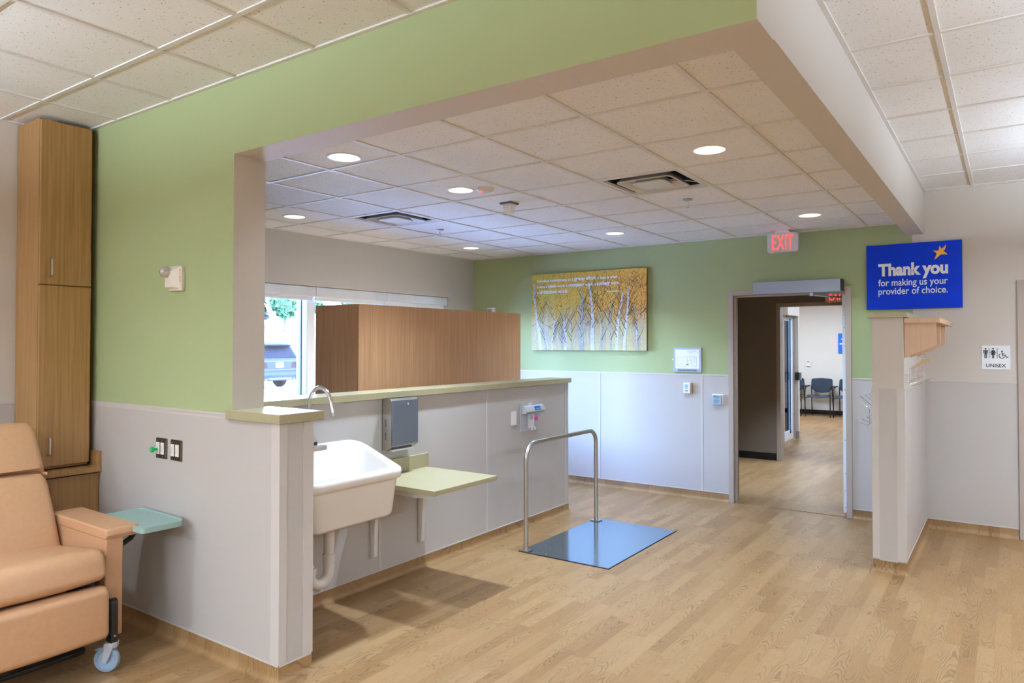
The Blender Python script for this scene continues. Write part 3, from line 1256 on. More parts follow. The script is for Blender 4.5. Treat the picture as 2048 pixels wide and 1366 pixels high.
# ---------------------------------------------------------------- aspen canvas
def aspen():
    x0, x1, z0, z1 = -4.803, -3.281, 1.566, 2.488
    yf = 7.296
    t = thing('canvas_print', ((x0 + x1) / 2, 7.32, z0), 'wide canvas of white aspen trunks and golden leaves with white quotation lettering', 'painting')
    k = NT('aspen_foliage_print')
    tc = k.n('ShaderNodeTexCoord')
    p = tc.outputs['Object']
    sep = k.n('ShaderNodeSeparateXYZ', i_0=p)
    h = k.math('DIVIDE', sep.outputs[2], .92)
    xx = k.math('ADD', k.math('DIVIDE', sep.outputs[0], 1.52), .5)
    n1 = k.noise(p, 5.0, 4, .6)
    n2 = k.noise(p, 60.0, 3, .65)
    n3 = k.noise(p, 14.0, 3, .6)
    leaf = k.ramp(k.math('ADD', k.math('MULTIPLY', n1, .55), k.math('ADD', k.math('MULTIPLY', xx, .35), k.math('MULTIPLY', n3, .25))),
                  [(.35, lin('#b9ad4c')), (.55, lin('#cfae45')), (.72, lin('#dda848')), (.9, lin('#e0a050'))])
    leaf = k.mix(k.n('ShaderNodeMapRange', i_0=n2, i_1=.42, i_2=.36, i_3=0.0, i_4=.75).outputs[0], leaf, lin('#5a4a2c'))
    leaf = k.mix(k.n('ShaderNodeMapRange', i_0=n2, i_1=.58, i_2=.70, i_3=0.0, i_4=.7).outputs[0], leaf, lin('#e6cf62'))
    low = k.ramp(n3, [(.3, lin('#aeb08e')), (.5, lin('#bdb48a')), (.7, lin('#bba882'))])
    low = k.mix(k.n('ShaderNodeMapRange', i_0=n2, i_1=.45, i_2=.36, i_3=0.0, i_4=.5).outputs[0], low, lin('#767e95'))
    hh = k.math('ADD', h, k.math('MULTIPLY', k.math('SUBTRACT', n1, .5), .7))
    mixf = k.n('ShaderNodeMapRange', i_0=hh, i_1=.22, i_2=.62, i_3=0.0, i_4=1.0).outputs[0]
    k.set(Base_Color=k.mix(mixf, low, leaf), Roughness=.75)
    edge = M('canvas_edge', '#8f6f3c', .8)
    m = MB()
    m.box(x0, x1, yf, yf + .033, z0, z1, 1, {'-y': 0})
    m.build('canvas', [k.mat, edge], parent=t)
    m = MB()
    m.box(x0 + .2, x1 - .2, yf + .033, YF - .001, z1 - .12, z1 - .07)
    m.build('hanging_cleat', ALU, parent=t)
    TR = M('print_birch_white', '#c2c8d2', .75, var=.12, vscale=14)
    TR2 = M('print_pale_trunk', '#9fa6a8', .75, var=.15, vscale=14)
    BR = M('print_dark_branch', '#5a4c3a', .8)
    BL = M('print_blue_twig', '#98a0b4', .8)
    rr = random.Random(11)
    m = MB()
    W, H = x1 - x0, z1 - z0
    lay = [0]

    def strip(pts, ws, mi):
        lay[0] += 1
        y = yf - .0006 - lay[0] * 2e-6
        vs, fs = [], []
        for i, (a, b) in enumerate(pts):
            if i == 0:
                d = Vector((pts[1][0] - a, pts[1][1] - b))
            elif i == len(pts) - 1:
                d = Vector((a - pts[-2][0], b - pts[-2][1]))
            else:
                d = Vector((pts[i + 1][0] - pts[i - 1][0], pts[i + 1][1] - pts[i - 1][1]))
            d.normalize()
            nx, nz = -d.y, d.x
            w_ = ws[i] / 2
            for s in (1, -1):
                q = (min(max(a + nx * w_ * s, .001), W - .001), min(max(b + nz * w_ * s, .001), H - .001))
                vs.append((x0 + q[0], y, z0 + q[1]))
        for i in range(len(pts) - 1):
            fs.append((2 * i, 2 * i + 1, 2 * i + 3, 2 * i + 2))
        m.add(vs, fs, mi)

    def wob(a0, b0, a1, b1, n, amp):
        return [(a0 + (a1 - a0) * i / n + rr.uniform(-amp, amp), b0 + (b1 - b0) * i / n) for i in range(n + 1)]

    for _ in range(230):                                      # faint far stems
        a = rr.uniform(0, W)
        b0 = rr.uniform(.0, .30)
        hgt = rr.uniform(.06, .30)
        strip(wob(a, b0, a + rr.uniform(-.03, .03), b0 + hgt, 4, .004), [rr.uniform(.0015, .005)] * 5, rr.choice([3, 3, 1, 1, 0]))
    for _ in range(250):                                      # dark twigs
        a = rr.uniform(0, W) if rr.random() < .4 else rr.uniform(.45 * W, W)
        b0 = rr.uniform(.28, .88) * H
        ang = math.radians(rr.uniform(25, 155))
        ln = rr.uniform(.05, .24)
        strip(wob(a, b0, a + math.cos(ang) * ln, b0 + math.sin(ang) * ln, 5, .006), [.0045, .004, .0032, .0026, .002, .0012], 2)

    def trunk(fx, w0, lean, top, mi=0, fork=True):
        a = fx * W
        n = 9
        pts = []
        for i in range(n + 1):
            f = i / n
            pts.append((a + lean * W * f + .012 * math.sin(f * 5 + fx * 20) + rr.uniform(-.003, .003), f * top * H))
        strip(pts, [w0 * (1 - .55 * i / n) for i in range(n + 1)], mi)
        for i in range(2, n):
            if fork and rr.random() < .7:
                p = pts[i]
                s = rr.choice([-1, 1])
                ln = rr.uniform(.10, .28)
                strip(wob(p[0], p[1], p[0] + s * ln * .55, p[1] + ln, 5, .006), [.008, .007, .005, .004, .003, .0015], 2)
        for _ in range(int(26 * w0 / .05)):
            f = rr.random()
            i = min(int(f * n), n - 1)
            q = f * n - i
            cx = pts[i][0] * (1 - q) + pts[i + 1][0] * q + rr.uniform(-.3, .3) * w0 * (1 - .55 * f)
            cz = f * top * H
            strip([(cx - .004, cz), (cx + .004, cz + rr.uniform(-.002, .002))], [rr.uniform(.003, .008)] * 2, 2)

    for fx, w0, lean, top, mi in ((.135, .028, -.03, .62, 1), (.20, .026, .01, .44, 0), (.285, .018, .0, .40, 1), (.36, .016, .02, .5, 1), (.62, .018, .02, .55, 1), (.70, .020, .02, .6, 1), (.83, .018, .01, .7, 1), (.93, .022, -.02, .55, 1)):
        trunk(fx, w0, lean, top, mi)
    for fx, w0, lean, top, mi in ((.085, .044, -.065, .88, 0), (.315, .034, -.005, .42, 0), (.46, .062, .0, .74, 1), (.565, .050, -.035, .86, 0), (.755, .040, .05, .72, 0), (.83, .036, .02, .78, 0)):
        trunk(fx, w0, lean, top, mi)
    m.build('printed_trees', [TR, TR2, BR, BL], parent=t)
    def words(line, xa, z, width):
        q = MB()
        parts = []
        for s, big in line:
            hh_ = 1.28 if big else 1.0
            vs, fs = text_mesh(s, .034 if big else .026)
            a = min(v[0] for v in vs)
            b = max(v[0] for v in vs)
            parts.append((s, big, hh_, a, b))
        tot = sum((b - a) * hh_ for _, _, hh_, a, b in parts) + .27 * (len(parts) - 1)
        kk = width / tot
        xx_ = xa
        for s, big, hh_, a, b in parts:
            vs, fs = text_mesh(s, .034 if big else .026)
            q.add([(xx_ + (v[0] - a) * kk * hh_, yf - .0035, z + v[1] * kk * hh_) for v in vs], fs, 0)
            xx_ += ((b - a) * hh_ + .27) * kk
        q.build('lettering', SIGNW, parent=t)

    words([('Individual', 0), ('commitment', 0), ('to', 0), ('a', 0), ('group', 1), ('effort', 1), ('–', 0), ('that', 0), ('is', 0), ('what', 0)], -4.722, 2.392, 1.085)
    words([('makes', 0), ('a', 0), ('team', 1), ('work,', 0), ('a', 0), ('company', 1), ('work,', 0), ('a', 0), ('society', 1), ('work,', 0)], -4.722, 2.322, 1.115)
    words([('a', 0), ('civilization', 1), ('work.', 1)], -4.722, 2.252, .44)
    words([('–Vince', 0), ('Lombardi', 0)], -3.78, 2.235, .165)


aspen()

# ---------------------------------------------------------------- things on the far wall
t = thing('evacuation_sign', (-2.825, 7.325, 1.339), 'framed grey evacuation plan sign on the green wall', 'sign')
x0, x1, z0, z1 = -2.980, -2.670, 1.339, 1.602
m = MB()
m.box(x0, x1, 7.322, YF, z0, z1)
m.build('frame', M('sign_blue_grey', '#a9b4c8', .4), parent=t, bevel=.003)
m = MB()
m.box(x0 + .022, x1 - .022, 7.3205, 7.322, z0 + .037, z1 - .022)
m.build('paper', SIGNW, parent=t)
m = MB()
put_text(m, 'EVACUATION PLAN', ((x0 + x1) / 2, z0 + .011, 7.322), width=.205, bold=.025, align='c', out=.0012)
m.build('lettering', M('navy_ink', '#1f2c4a', .6), parent=t)
m = MB()
yp = 7.3195


def stroke(xa, za, xb, zb, w_=.0016):
    m.box(min(xa, xb) - w_ / 2, max(xa, xb) + w_ / 2, yp, yp + .0006, min(za, zb) - w_ / 2, max(za, zb) + w_ / 2)


fx, fz = x0 + .045, z0 + .075
for a, b, c, d in ((0, 0, .0, .085), (0, .085, .09, .085), (.09, .085, .09, .092), (.09, .092, .18, .092), (.18, .092, .18, .085), (.18, .085, .215, .085), (.215, .085, .215, -.012),
                   (.215, -.012, .17, -.012), (.125, -.012, .125, .01), (.01, -.018, .10, -.018), (.10, -.018, .10, .0), (.0, .0, .01, .0), (.01, .0, .01, -.018), (.125, .01, .10, .0),
                   (.11, .085, .11, .02), (.11, .05, .16, .05), (.14, .05, .14, .085), (.16, .02, .16, .07), (.16, .035, .215, .035), (.19, .035, .19, .085), (.125, .02, .16, .02), (.17, -.012, .17, .02),
                   (.02, .01, .08, .01), (.02, .045, .04, .045), (.055, .05, .08, .05)):
    stroke(fx + a, fz + b, fx + c, fz + d)
put_text(m, 'PATIENT TRAINING', (x0 + .205, z0 + .222, yp + .0006), width=.10, align='c', out=.0004)
put_text(m, 'EXIT PLAN', (x0 + .195, z0 + .208, yp + .0006), width=.05, align='c', out=.0004)
m.build('floor_plan_print', M('grey_ink', '#6e7684', .7), parent=t)
m = MB()
m.cyl((x0 - .004, 7.323, z0 + .135), (x0 - .004, 7.318, z0 + .135), .008, seg=12)
m.build('fixing_clip', SIGNW, parent=t)

t = thing('thermostat', (-2.823, 7.32, 1.109), 'small white wall thermostat with a blue display, below the evacuation sign', 'thermostat')
m = MB()
m.box(-2.862, -2.785, 7.305, YF, 1.110, 1.226)
m.build('body', WHITE, parent=t, bevel=.006)
m = MB()
m.box(-2.848, -2.812, 7.3035, 7.305, 1.172, 1.208)
m.build('display', M('pale_blue_screen', '#9cc3dc', .25), parent=t)
m = MB()
for zz in (1.160, 1.142, 1.135):
    m.box(-2.846, -2.812 if zz != 1.160 else -2.822, 7.304, 7.305, zz, zz + .004)
m.build('markings', INK, parent=t)
m = MB()
m.box(-2.786, -2.770, 7.312, YF, 1.112, 1.224)
m.build('backplate', M('thermostat_tan', '#b08a6c', .5), parent=t, bevel=.003)

t = thing('door_push_plate', (-2.50, 7.32, 1.006), 'square blue-grey push plate lettered PRESS TO OPERATE DOOR, left of doorway', 'push button')
m = MB()
m.box(-2.557, -2.436, 7.325, YF, 1.0, 1.117)
m.build('back_box', WHITE, parent=t, bevel=.008)
m = MB()
m.box(-2.550, -2.452, 7.303, 7.325, 1.006, 1.106)
m.build('button', M('push_plate_blue', '#a8bfcd', .35, .3), parent=t, bevel=.005)
m = MB()
for s, zz, ww in (('PRESS', 1.082, .06), ('TO', 1.062, .02), ('OPERATE', 1.043, .06), ('DOOR', 1.024, .042)):
    put_text(m, s, (-2.501, zz, 7.303), width=ww, bold=.01, align='c', out=.0008)
m.build('lettering', M('blue_ink', '#3d5c7c', .6), parent=t)

t = thing('wall_speaker', (-5.43, 7.32, 1.98), 'small white box on the green wall peeking above the wooden cabinet', 'wall box')
m = MB()
m.box(-5.492, -5.372, 7.30, YF, 1.985, 2.108)
m.build('body', WHITE, parent=t, bevel=.006)
m = MB()
m.box(-5.484, -5.42, 7.298, 7.30, 2.03, 2.09)
m.build('grille', M('blue_grey_mark', '#8593ad', .6, var=.4, vscale=90), parent=t)

# blue thank-you sign
t = thing('thank_you_sign', (-.70, 7.32, 1.958), 'blue sign with gold star reading Thank you, above the beige stub wall', 'sign')
sx0, sx1, sz0, sz1, sy = -1.077, -.323, 1.958, 2.552, 7.312
m = MB()
m.box(sx0, sx1, sy, YF, sz0, sz1)
m.build('panel', BLUESIGN, parent=t, bevel=.002)
for s, zz, ww, hh, bo in (('Thank you', 2.268, .551, .150, .045), ('for making us your', 2.172, .548, .082, .012), ('provider of choice.', 2.094, .548, .082, .012)):
    m = MB()
    put_text(m, s, (-.979, zz, sy), width=ww, height=hh, bold=bo, out=.0015)
    m.build('lettering', SIGNW, parent=t)
m = MB()
K = (sx1 - sx0) / 571.0


def SP(u, v):
    return (sx0 + (u - 153) * K, sz1 - (v - 133) * K)


star = [(598, 165), (603, 176), (608, 186), (618, 179), (627, 170), (633, 159), (633, 176), (628, 192), (619, 204), (630, 211), (638, 219), (642, 228), (628, 225), (612, 224), (600, 227), (591, 236), (580, 247), (564, 257), (570, 246), (575, 233), (580, 219), (577, 210), (568, 203), (556, 197), (570, 196), (583, 197), (592, 196), (593, 186), (594, 176)]
c0 = SP(601, 206)
pts = [SP(*p) for p in star]
m.add([(c0[0], sy - .0016, c0[1])] + [(a, sy - .0016, b) for a, b in pts], [(0, 1 + i, 1 + (i + 1) % len(pts)) for i in range(len(pts))])
m.build('star_emblem', GOLD, parent=t)

# unisex restroom sign
t = thing('restroom_sign', (-.088, 7.335, 1.421), 'square white UNISEX restroom sign with three black figures', 'sign')
ux0, ux1, uz0, uz1, uy = -.190, .013, 1.421, 1.625, 7.334
m = MB()
m.box(ux0, ux1, uy, YF, uz0, uz1)
m.build('panel', SIGNW, parent=t, bevel=.001)
m = MB()
put_text(m, 'UNISEX', (-.088, 1.441, uy), width=.142, height=.030, bold=.012, align='c', out=.001)
m.build('lettering', INK, parent=t)
yk = uy - .001


def poly(pts_):
    m.add([(a, yk, b) for a, b in pts_], [tuple(range(len(pts_)))])


def disc(cx, cz, r):
    poly([(cx + r * math.cos(2 * PI * i / 16), cz + r * 1.0 * math.sin(2 * PI * i / 16)) for i in range(16)])


KU = (ux1 - ux0) / 355.0


def UP(u, v):
    return (ux0 + (u - 145) * KU, uz1 - (v - 943) * KU * 1.02)


m = MB()
disc(*UP(196, 990), 12 * KU)
poly([UP(*p) for p in ((166, 1010), (228, 1010), (228, 1060), (219, 1060), (219, 1024), (211, 1024), (211, 1128), (199, 1128), (199, 1070), (194, 1070), (194, 1128), (182, 1128), (182, 1024), (175, 1024), (175, 1060), (166, 1060))])
m.build('pictogram', INK, parent=t)
m = MB()
disc(*UP(290, 990), 12 * KU)
poly([UP(*p) for p in ((271, 1010), (308, 1010), (328, 1052), (318, 1056), (305, 1024), (318, 1080), (303, 1080), (303, 1128), (292, 1128), (292, 1080), (288, 1080), (288, 1128), (277, 1128), (277, 1080), (262, 1080), (275, 1024), (263, 1056), (254, 1052))])
m.build('pictogram', INK, parent=t)
for cx in (241, 339):
    m = MB()
    poly([UP(cx - 3, 980), UP(cx + 3, 980), UP(cx + 3, 1128), UP(cx - 3, 1128)])
    m.build('divider_line', INK, parent=t)
m = MB()
a, b = UP(400, 1027)
disc(a, b, 11 * KU)
for seg in (((393, 1040), (404, 1040), (408, 1085), (398, 1085)), ((398, 1056), (432, 1056), (432, 1064), (398, 1064)), ((398, 1078), (440, 1078), (440, 1088), (398, 1088)), ((432, 1080), (442, 1078), (460, 1114), (450, 1118)), ((450, 1110), (476, 1104), (478, 1112), (452, 1120))):
    poly([UP(*p) for p in seg])
ring_o = [(398 + 40 * math.cos(math.radians(q)), 1090 + 40 * math.sin(math.radians(q))) for q in range(10, 236, 12)]
ring_i = [(398 + 31 * math.cos(math.radians(q)), 1090 + 31 * math.sin(math.radians(q))) for q in range(10, 236, 12)]
for i in range(len(ring_o) - 1):
    poly([UP(*ring_o[i]), UP(*ring_o[i + 1]), UP(*ring_i[i + 1]), UP(*ring_i[i])])
m.build('pictogram', INK, parent=t)

# ---------------------------------------------------------------- chart holder and wire racks on the stub wall
t = thing('glove_box_holder', (-.50, 6.4, 1.54), 'pale wooden box holder with slanted sides mounted on the stub wall', 'wall holder')
m = MB()
m.box(-.607, -.388, 5.735, 7.06, 1.787, 1.823)
m.build('top_board', MAPLE, parent=t, bevel=.002)
m = MB()
m.box(-.607, -.592, 5.76, 7.04, 1.56, 1.787)
m.build('back_board', MAPLE, parent=t)
for y in (5.752, 6.17, 6.62):
    m = MB()
    m.prism(rounded([(-.607, 1.542), (-.598, 1.540), (-.415, 1.630), (-.412, 1.640), (-.412, 1.787), (-.607, 1.787)], [0, .01, .02, .01, 0, 0]), 'y', y, y + .018)
    m.build('side_panel', MAPLE, parent=t, bevel=.001)
for y in (5.77, 6.188):
    m = MB()
    m.cyl((-.425, y, 1.71), (-.425, y + .06, 1.71), .007, seg=10)
    m.build('dowel', WHITE, parent=t)


def wire_rack(name, xface, sgn, zoff, label, n=10, ya=5.80, yb=6.72):
    t = thing(name, (xface, (ya + yb) / 2, 1.35 + zoff), label, 'wire rack', 'chrome wire racks')
    r = .0032
    m = MB()
    for zz, dx in ((1.425, .018), (1.372, .018)):
        m.tube([(xface + sgn * dx, ya - .02, zz + zoff), (xface + sgn * dx, yb + .02, zz + zoff)], r, 8)
    for yy in (ya + .1, yb - .1):
        m.tube([(xface, yy, 1.425 + zoff), (xface + sgn * .018, yy, 1.425 + zoff)], r, 8)
        m.tube([(xface, yy, 1.372 + zoff), (xface + sgn * .018, yy, 1.372 + zoff)], r, 8)
    m.build('rail', CHROME, parent=t, smooth=True)
    for i in range(n):
        y = ya + (yb - ya) * i / (n - 1)
        m = MB()
        z = zoff
        m.tube([(xface + sgn * .110, y, 1.536 + z), (xface + sgn * .022, y, 1.458 + z), (xface + sgn * .022, y, 1.352 + z), (xface + sgn * .034, y, 1.338 + z), (xface + sgn * .100, y, 1.362 + z)], r, 8)
        m.lathe([(0, -.005), (.0045, -.003), (.0055, 0), (.0045, .003), (0, .005)], (xface + sgn * .110, y, 1.536 + z), seg=8, cap0=False, cap1=False)
        m.lathe([(0, -.005), (.0045, -.003), (.0055, 0), (.0045, .003), (0, .005)], (xface + sgn * .100, y, 1.362 + z), seg=8, cap0=False, cap1=False)
        m.build('prong', CHROME, parent=t, smooth=True)


wire_rack('wire_rack', -.603, 1, 0.0, 'chrome wire rack of slanted prongs under the pale wooden box holder')
wire_rack('wire_rack', -.819, -1, -.30, 'chrome wire rack whose prong tips show left of the stub wall', n=4, ya=5.80, yb=6.4)

# ---------------------------------------------------------------- nurse-station cabinet behind the partition
t = thing('storage_cabinet', (-4.455, 5.03, 0), 'large wood-veneer cabinet standing behind the sink partition', 'cabinet')
m = MB()
m.box(-4.690, -4.222, 3.915, 6.145, .10, 1.937)
m.build('body', LAM2, parent=t)
m = MB()
m.box(-4.218, -4.200, 3.897, 6.165, .10, 1.957)
m.build('back_panel', LAM2, parent=t, bevel=.001)
for y in (3.895, 6.147):
    m = MB()
    m.box(-4.713, -4.221, y, y + .018, .10, 1.957)
    m.build('side_panel', LAM2, parent=t, bevel=.001)
m = MB()
m.box(-4.713, -4.221, 3.915, 6.145, 1.939, 1.957)
m.build('top_panel', LAM2, parent=t, bevel=.001)
m = MB()
m.box(-4.66, -4.22, 3.94, 6.12, 0, .10)
m.build('plinth', BASEB, parent=t)
for k in range(4):
    m = MB()
    m.box(-4.712, -4.692, 3.918 + k * .557, 3.918 + k * .557 + .553, .11, 1.935)
    dr = m.build('door', LAM2, parent=t, bevel=.001)
    m = MB()
    yy = 3.918 + k * .557 + (.50 if k % 2 == 0 else .05)
    m.tube([(-4.712, yy, 1.0), (-4.742, yy, 1.0), (-4.742, yy, 1.12), (-4.712, yy, 1.12)], .005, 8)
    m.build('handle', STEEL, parent=dr, smooth=True)

# ---------------------------------------------------------------- roller shades
sh = [('roller shade over the window pane nearest the camera, left of the cabinet', 3.915, 4.762, 2.105),
      ('roller shade over the middle window pane above the wooden cabinet', 4.762, 5.765, 2.105),
      ('roller shade at the far end of the window, pulled slightly lower', 5.765, 6.815, 2.088)]
for lb, ya, yb, zz in sh:
    t = thing('roller_shade', (-5.79, (ya + yb) / 2, zz), lb, 'window shade', 'rolled up window shades')
    m = MB()
    m.box(-5.822, -5.752, ya + .002, yb - .002, 2.122, 2.218)
    m.build('cassette', M('shade_cassette', '#c3cbd3', .45) if 'shade_cassette' not in bpy.data.materials else bpy.data.materials['shade_cassette'], parent=t, bevel=.004)
    m = MB()
    m.box(-5.795, -5.793, ya + .02, yb - .02, zz, 2.124)
    m.build('fabric', SHADE, parent=t)
    m = MB()
    m.box(-5.801, -5.787, ya + .02, yb - .02, zz - .024, zz)
    m.build('hem_bar', WINF, parent=t, bevel=.003)

# ---------------------------------------------------------------- fire strobe and switches on the green wall
t = thing('fire_strobe', (-3.79, 2.14, 1.93), 'white fire alarm strobe on the near green wall', 'fire alarm')
fy = YN0
m = MB()
m.prism(rounded([(-3.853, 1.935), (-3.722, 1.930), (-3.722, 2.070), (-3.853, 2.074)], .010), 'y', fy - .022, fy)
m.build('backplate', IVORY, parent=t, bevel=.004)
m = MB()
m.loft([[(a, fy - .022, b) for a, b in rounded([(-3.848, 1.945), (-3.745, 1.942), (-3.745, 2.064), (-3.848, 2.068)], .010)],
        [(a, fy - .048, b) for a, b in rounded([(-3.842, 1.952), (-3.775, 1.950), (-3.775, 2.040), (-3.842, 2.044)], .012)]])
m.build('horn_body', IVORY, parent=t, smooth=True)
m = MB()
m.lathe([(.030, -.048), (.030, -.062), (.024, -.078), (.012, -.088), (.0, -.090)], (-3.822, fy, 2.036), axis='y', seg=20, cap0=False, cap1=False)
m.build('lens', M('strobe_lens', '#b9b2a8', .08, var=.35, vscale=60, coat=1.0), parent=t, smooth=True)
m = MB()
for i, ch in enumerate('FIRE'):
    put_text(m, ch, (-3.734, 2.036 - i * .019, fy - .022), height=.0155 / .73, bold=.02, align='c', out=.001)
m.build('lettering', REDINK, parent=t)


def switch_plate(x0, z0, label, knob):
    t = thing('switch_plate', (x0 + .055, YN0, z0), label, 'light switch', 'switch plates on the near wall')
    y = YN0 - .0065
    m = MB()
    m.loft([[(x0, y + .003, z0), (x0 + .112, y + .003, z0), (x0 + .112, y + .003, z0 + .115), (x0, y + .003, z0 + .115)],
            [(x0, y, z0), (x0 + .112, y, z0), (x0 + .112, y, z0 + .115), (x0, y, z0 + .115)],
            [(x0 + .008, y - .006, z0 + .008), (x0 + .104, y - .006, z0 + .008), (x0 + .104, y - .006, z0 + .107), (x0 + .008, y - .006, z0 + .107)]])
    m.build('plate', BRONZE, parent=t)
    for k, xa in enumerate((x0 + .014, x0 + .060)):
        m = MB()
        m.box(xa, xa + .034, y - .010, y - .005, z0 + .024, z0 + .091)
        s = m.build('rocker', WHITE, parent=t, bevel=.002)
        if not (knob and k == 0):
            m = MB()
            m.box(xa + .008, xa + .011, y - .0108, y - .0098, z0 + .040, z0 + .074)
            m.cyl((xa + .0095, y - .010, z0 + .045), (xa + .0095, y - .0112, z0 + .045), .003, seg=8)
            m.build('dimmer_slot', GREYP, parent=s)
        for zz in (.013, .102):
            m = MB()
            m.cyl((xa + .017, y - .006, z0 + zz), (xa + .017, y - .008, z0 + zz), .004, seg=8)
            m.build('screw', STEEL, parent=t)
    if knob:
        m = MB()
        m.lathe([(.007, -.010), (.007, -.028), (.016, -.034), (.017, -.042), (.014, -.048), (.0, -.050)], (x0 + .030, y, z0 + .052), axis='y', seg=20, mi=0, cap0=False, cap1=False)
        m.build('knob', M('green_plastic', '#18a558', .35), parent=t, smooth=True)


switch_plate(-3.994, .990, 'bronze switch plate with a round green knob on the near wall', True)
switch_plate(-3.842, .990, 'plain bronze switch plate with two white dimmers, right of the green knob', False)

# ---------------------------------------------------------------- corner cabinets
Xd = -4.71
t = thing('tall_cabinet', (-4.88, 2.0, .887), 'tall narrow wood wall cabinet reaching the ceiling in the left corner', 'cabinet')
m = MB()
m.box(XL + .010, Xd - .022, 1.843, 2.130, .887, 2.992)
m.build('body', LAM, parent=t, bevel=.001)
m = MB()
m.box(Xd - .10, Xd - .065, 2.130, 2.164, .976, 2.992)
m.build('filler_strip', LAM, parent=t)
for a, b, hz in ((.905, 1.990, .975), (1.996, 2.982, 2.045)):
    m = MB()
    m.box(Xd - .020, Xd, 1.845, 2.130, a, b)
    dr = m.build('door', LAM, parent=t, bevel=.0015)
    m = MB()
    yh = 1.898
    m.tube([(Xd, yh, hz), (Xd + .026, yh, hz), (Xd + .032, yh, hz + .006), (Xd + .032, yh, hz + .094), (Xd + .026, yh, hz + .10), (Xd, yh, hz + .10)], .0048, 8)
    m.build('handle', STEELV, parent=dr, smooth=True)

t = thing('base_cabinet', (-4.85, 1.95, 0), 'low wood base cabinet with a wooden counter under the tall cabinet', 'cabinet')
m = MB()
m.box(XL, -4.662, 1.70, 2.168, .10, .836)
m.build('body', LAM, parent=t, bevel=.001)
m = MB()
m.box(XL, -4.634, 1.69, 2.172, .846, .880)
m.build('counter', LAM, parent=t, bevel=.002)
m = MB()
m.box(XL, -4.640, 2.150, 2.172, .880, .972)
m.build('side_splash', LAM, parent=t, bevel=.001)
m = MB()
m.box(XL, -4.69, 1.72, 2.168, 0, .10)
m.build('plinth', BASEB, parent=t)

# ---------------------------------------------------------------- recliner
t = thing('recliner', (-4.0, 1.46, 0), 'tan vinyl medical recliner on casters in front of the corner cabinet', 'armchair')
RY0, RY1 = 1.165, 1.745


def cushion(name, prof, y0, y1, rad, mat, puff=.012, ny=9, parent=None):
    """prof: closed XZ outline; lofted across Y with softly rounded ends"""
    m = MB()
    c = Vector((sum(p[0] for p in prof) / len(prof), sum(p[1] for p in prof) / len(prof)))
    stations = []
    for k in range(5):
        a = math.radians(90 * k / 4)
        stations.append((y0 + rad * (1 - math.sin(a)), rad * (1 - math.cos(a))))
    stations = stations[::-1] if False else [(y0 + rad * (1 - math.cos(math.radians(90 * k / 4))), rad * (1 - math.sin(math.radians(90 * k / 4)))) for k in range(5)]
    ys = stations + [(y0 + rad + (y1 - y0 - 2 * rad) * q / ny, 0) for q in range(1, ny)] + [(y1 + y0 - a, b) for a, b in stations[::-1]]
    rings = []
    n = len(prof)
    for y, ins in ys:
        f = (y - y0) / (y1 - y0)
        pf = puff * (1 - (2 * f - 1) ** 2) - ins
        ring = []
        for i in range(n):
            p = Vector(prof[i])
            tn = Vector(prof[(i + 1) % n]) - Vector(prof[i - 1])
            nn = Vector((tn.y, -tn.x)).normalized()
            if nn.dot(p - c) < 0:
                nn = -nn
            q = p + nn * pf
            ring.append((q.x, y, q.y))
        rings.append(ring)
    m.loft(rings)
    return m.build(name, mat, parent=parent, smooth=True, angle=60)


seat_prof = rounded([(-4.24, .50), (-3.668, .478), (-3.640, .50), (-3.668, .625), (-4.24, .560)], [.03, .035, .03, .07, .03], 7)
cushion('seat_cushion', seat_prof, RY0, RY1, .035, VINYL, .014, parent=t)
# backrest: two soft panels with a seam between them
bp = []
front = [(-4.145, .50), (-4.165, .57), (-4.205, .66), (-4.245, .74), (-4.290, .82), (-4.326, .880), (-4.352, .908), (-4.388, .924), (-4.398, .931), (-4.388, .938), (-4.372, .956), (-4.386, .990), (-4.425, 1.05), (-4.462, 1.115), (-4.500, 1.165), (-4.545, 1.192), (-4.60, 1.185)]
back = [(-4.635, 1.15), (-4.60, 1.05), (-4.50, .85), (-4.40, .66), (-4.32, .50)]
cushion('backrest', front + back, RY0 - .005, RY1 + .01, .04, VINYL, .012, parent=t)
m = MB()
pts = [(-4.392, y, .931) for y in (RY0 + .02, 1.3, 1.46, 1.6, RY1 - .012)]
m.tube(pts, .0045, 6)
m.build('seam_piping', M('vinyl_seam', '#8d6746', .6), parent=t)

for nm, s, ya in (('armrest', 1, 1.765), ('armrest', -1, 1.145)):
    yb = ya + .118 * s
    m = MB()
    side = rounded([(-4.33, .705), (-3.722, .700), (-3.716, .645), (-3.722, .52), (-3.722, .16), (-3.800, .16), (-3.806, .36), (-3.845, .43), (-3.93, .455), (-4.33, .455)],
                   [.03, .018, .01, .0, .012, .012, .06, .06, .04, .03], 5)
    m.prism(side, 'y', min(ya, yb - .03 * s), max(ya, yb - .03 * s))
    ar = m.build(nm, VINYL, parent=t, bevel=.012, seg=3)
    m = MB()
    top = rounded([(-4.345, .712), (-3.712, .706), (-3.704, .675), (-3.715, .652), (-4.345, .655)], [.02, .018, .012, .01, .02], 5)
    m.prism(top, 'y', min(ya - .003 * s, yb + .045 * s), max(ya - .003 * s, yb + .045 * s))
    m.build('arm_pad', VINYL, parent=ar, bevel=.016, seg=3)

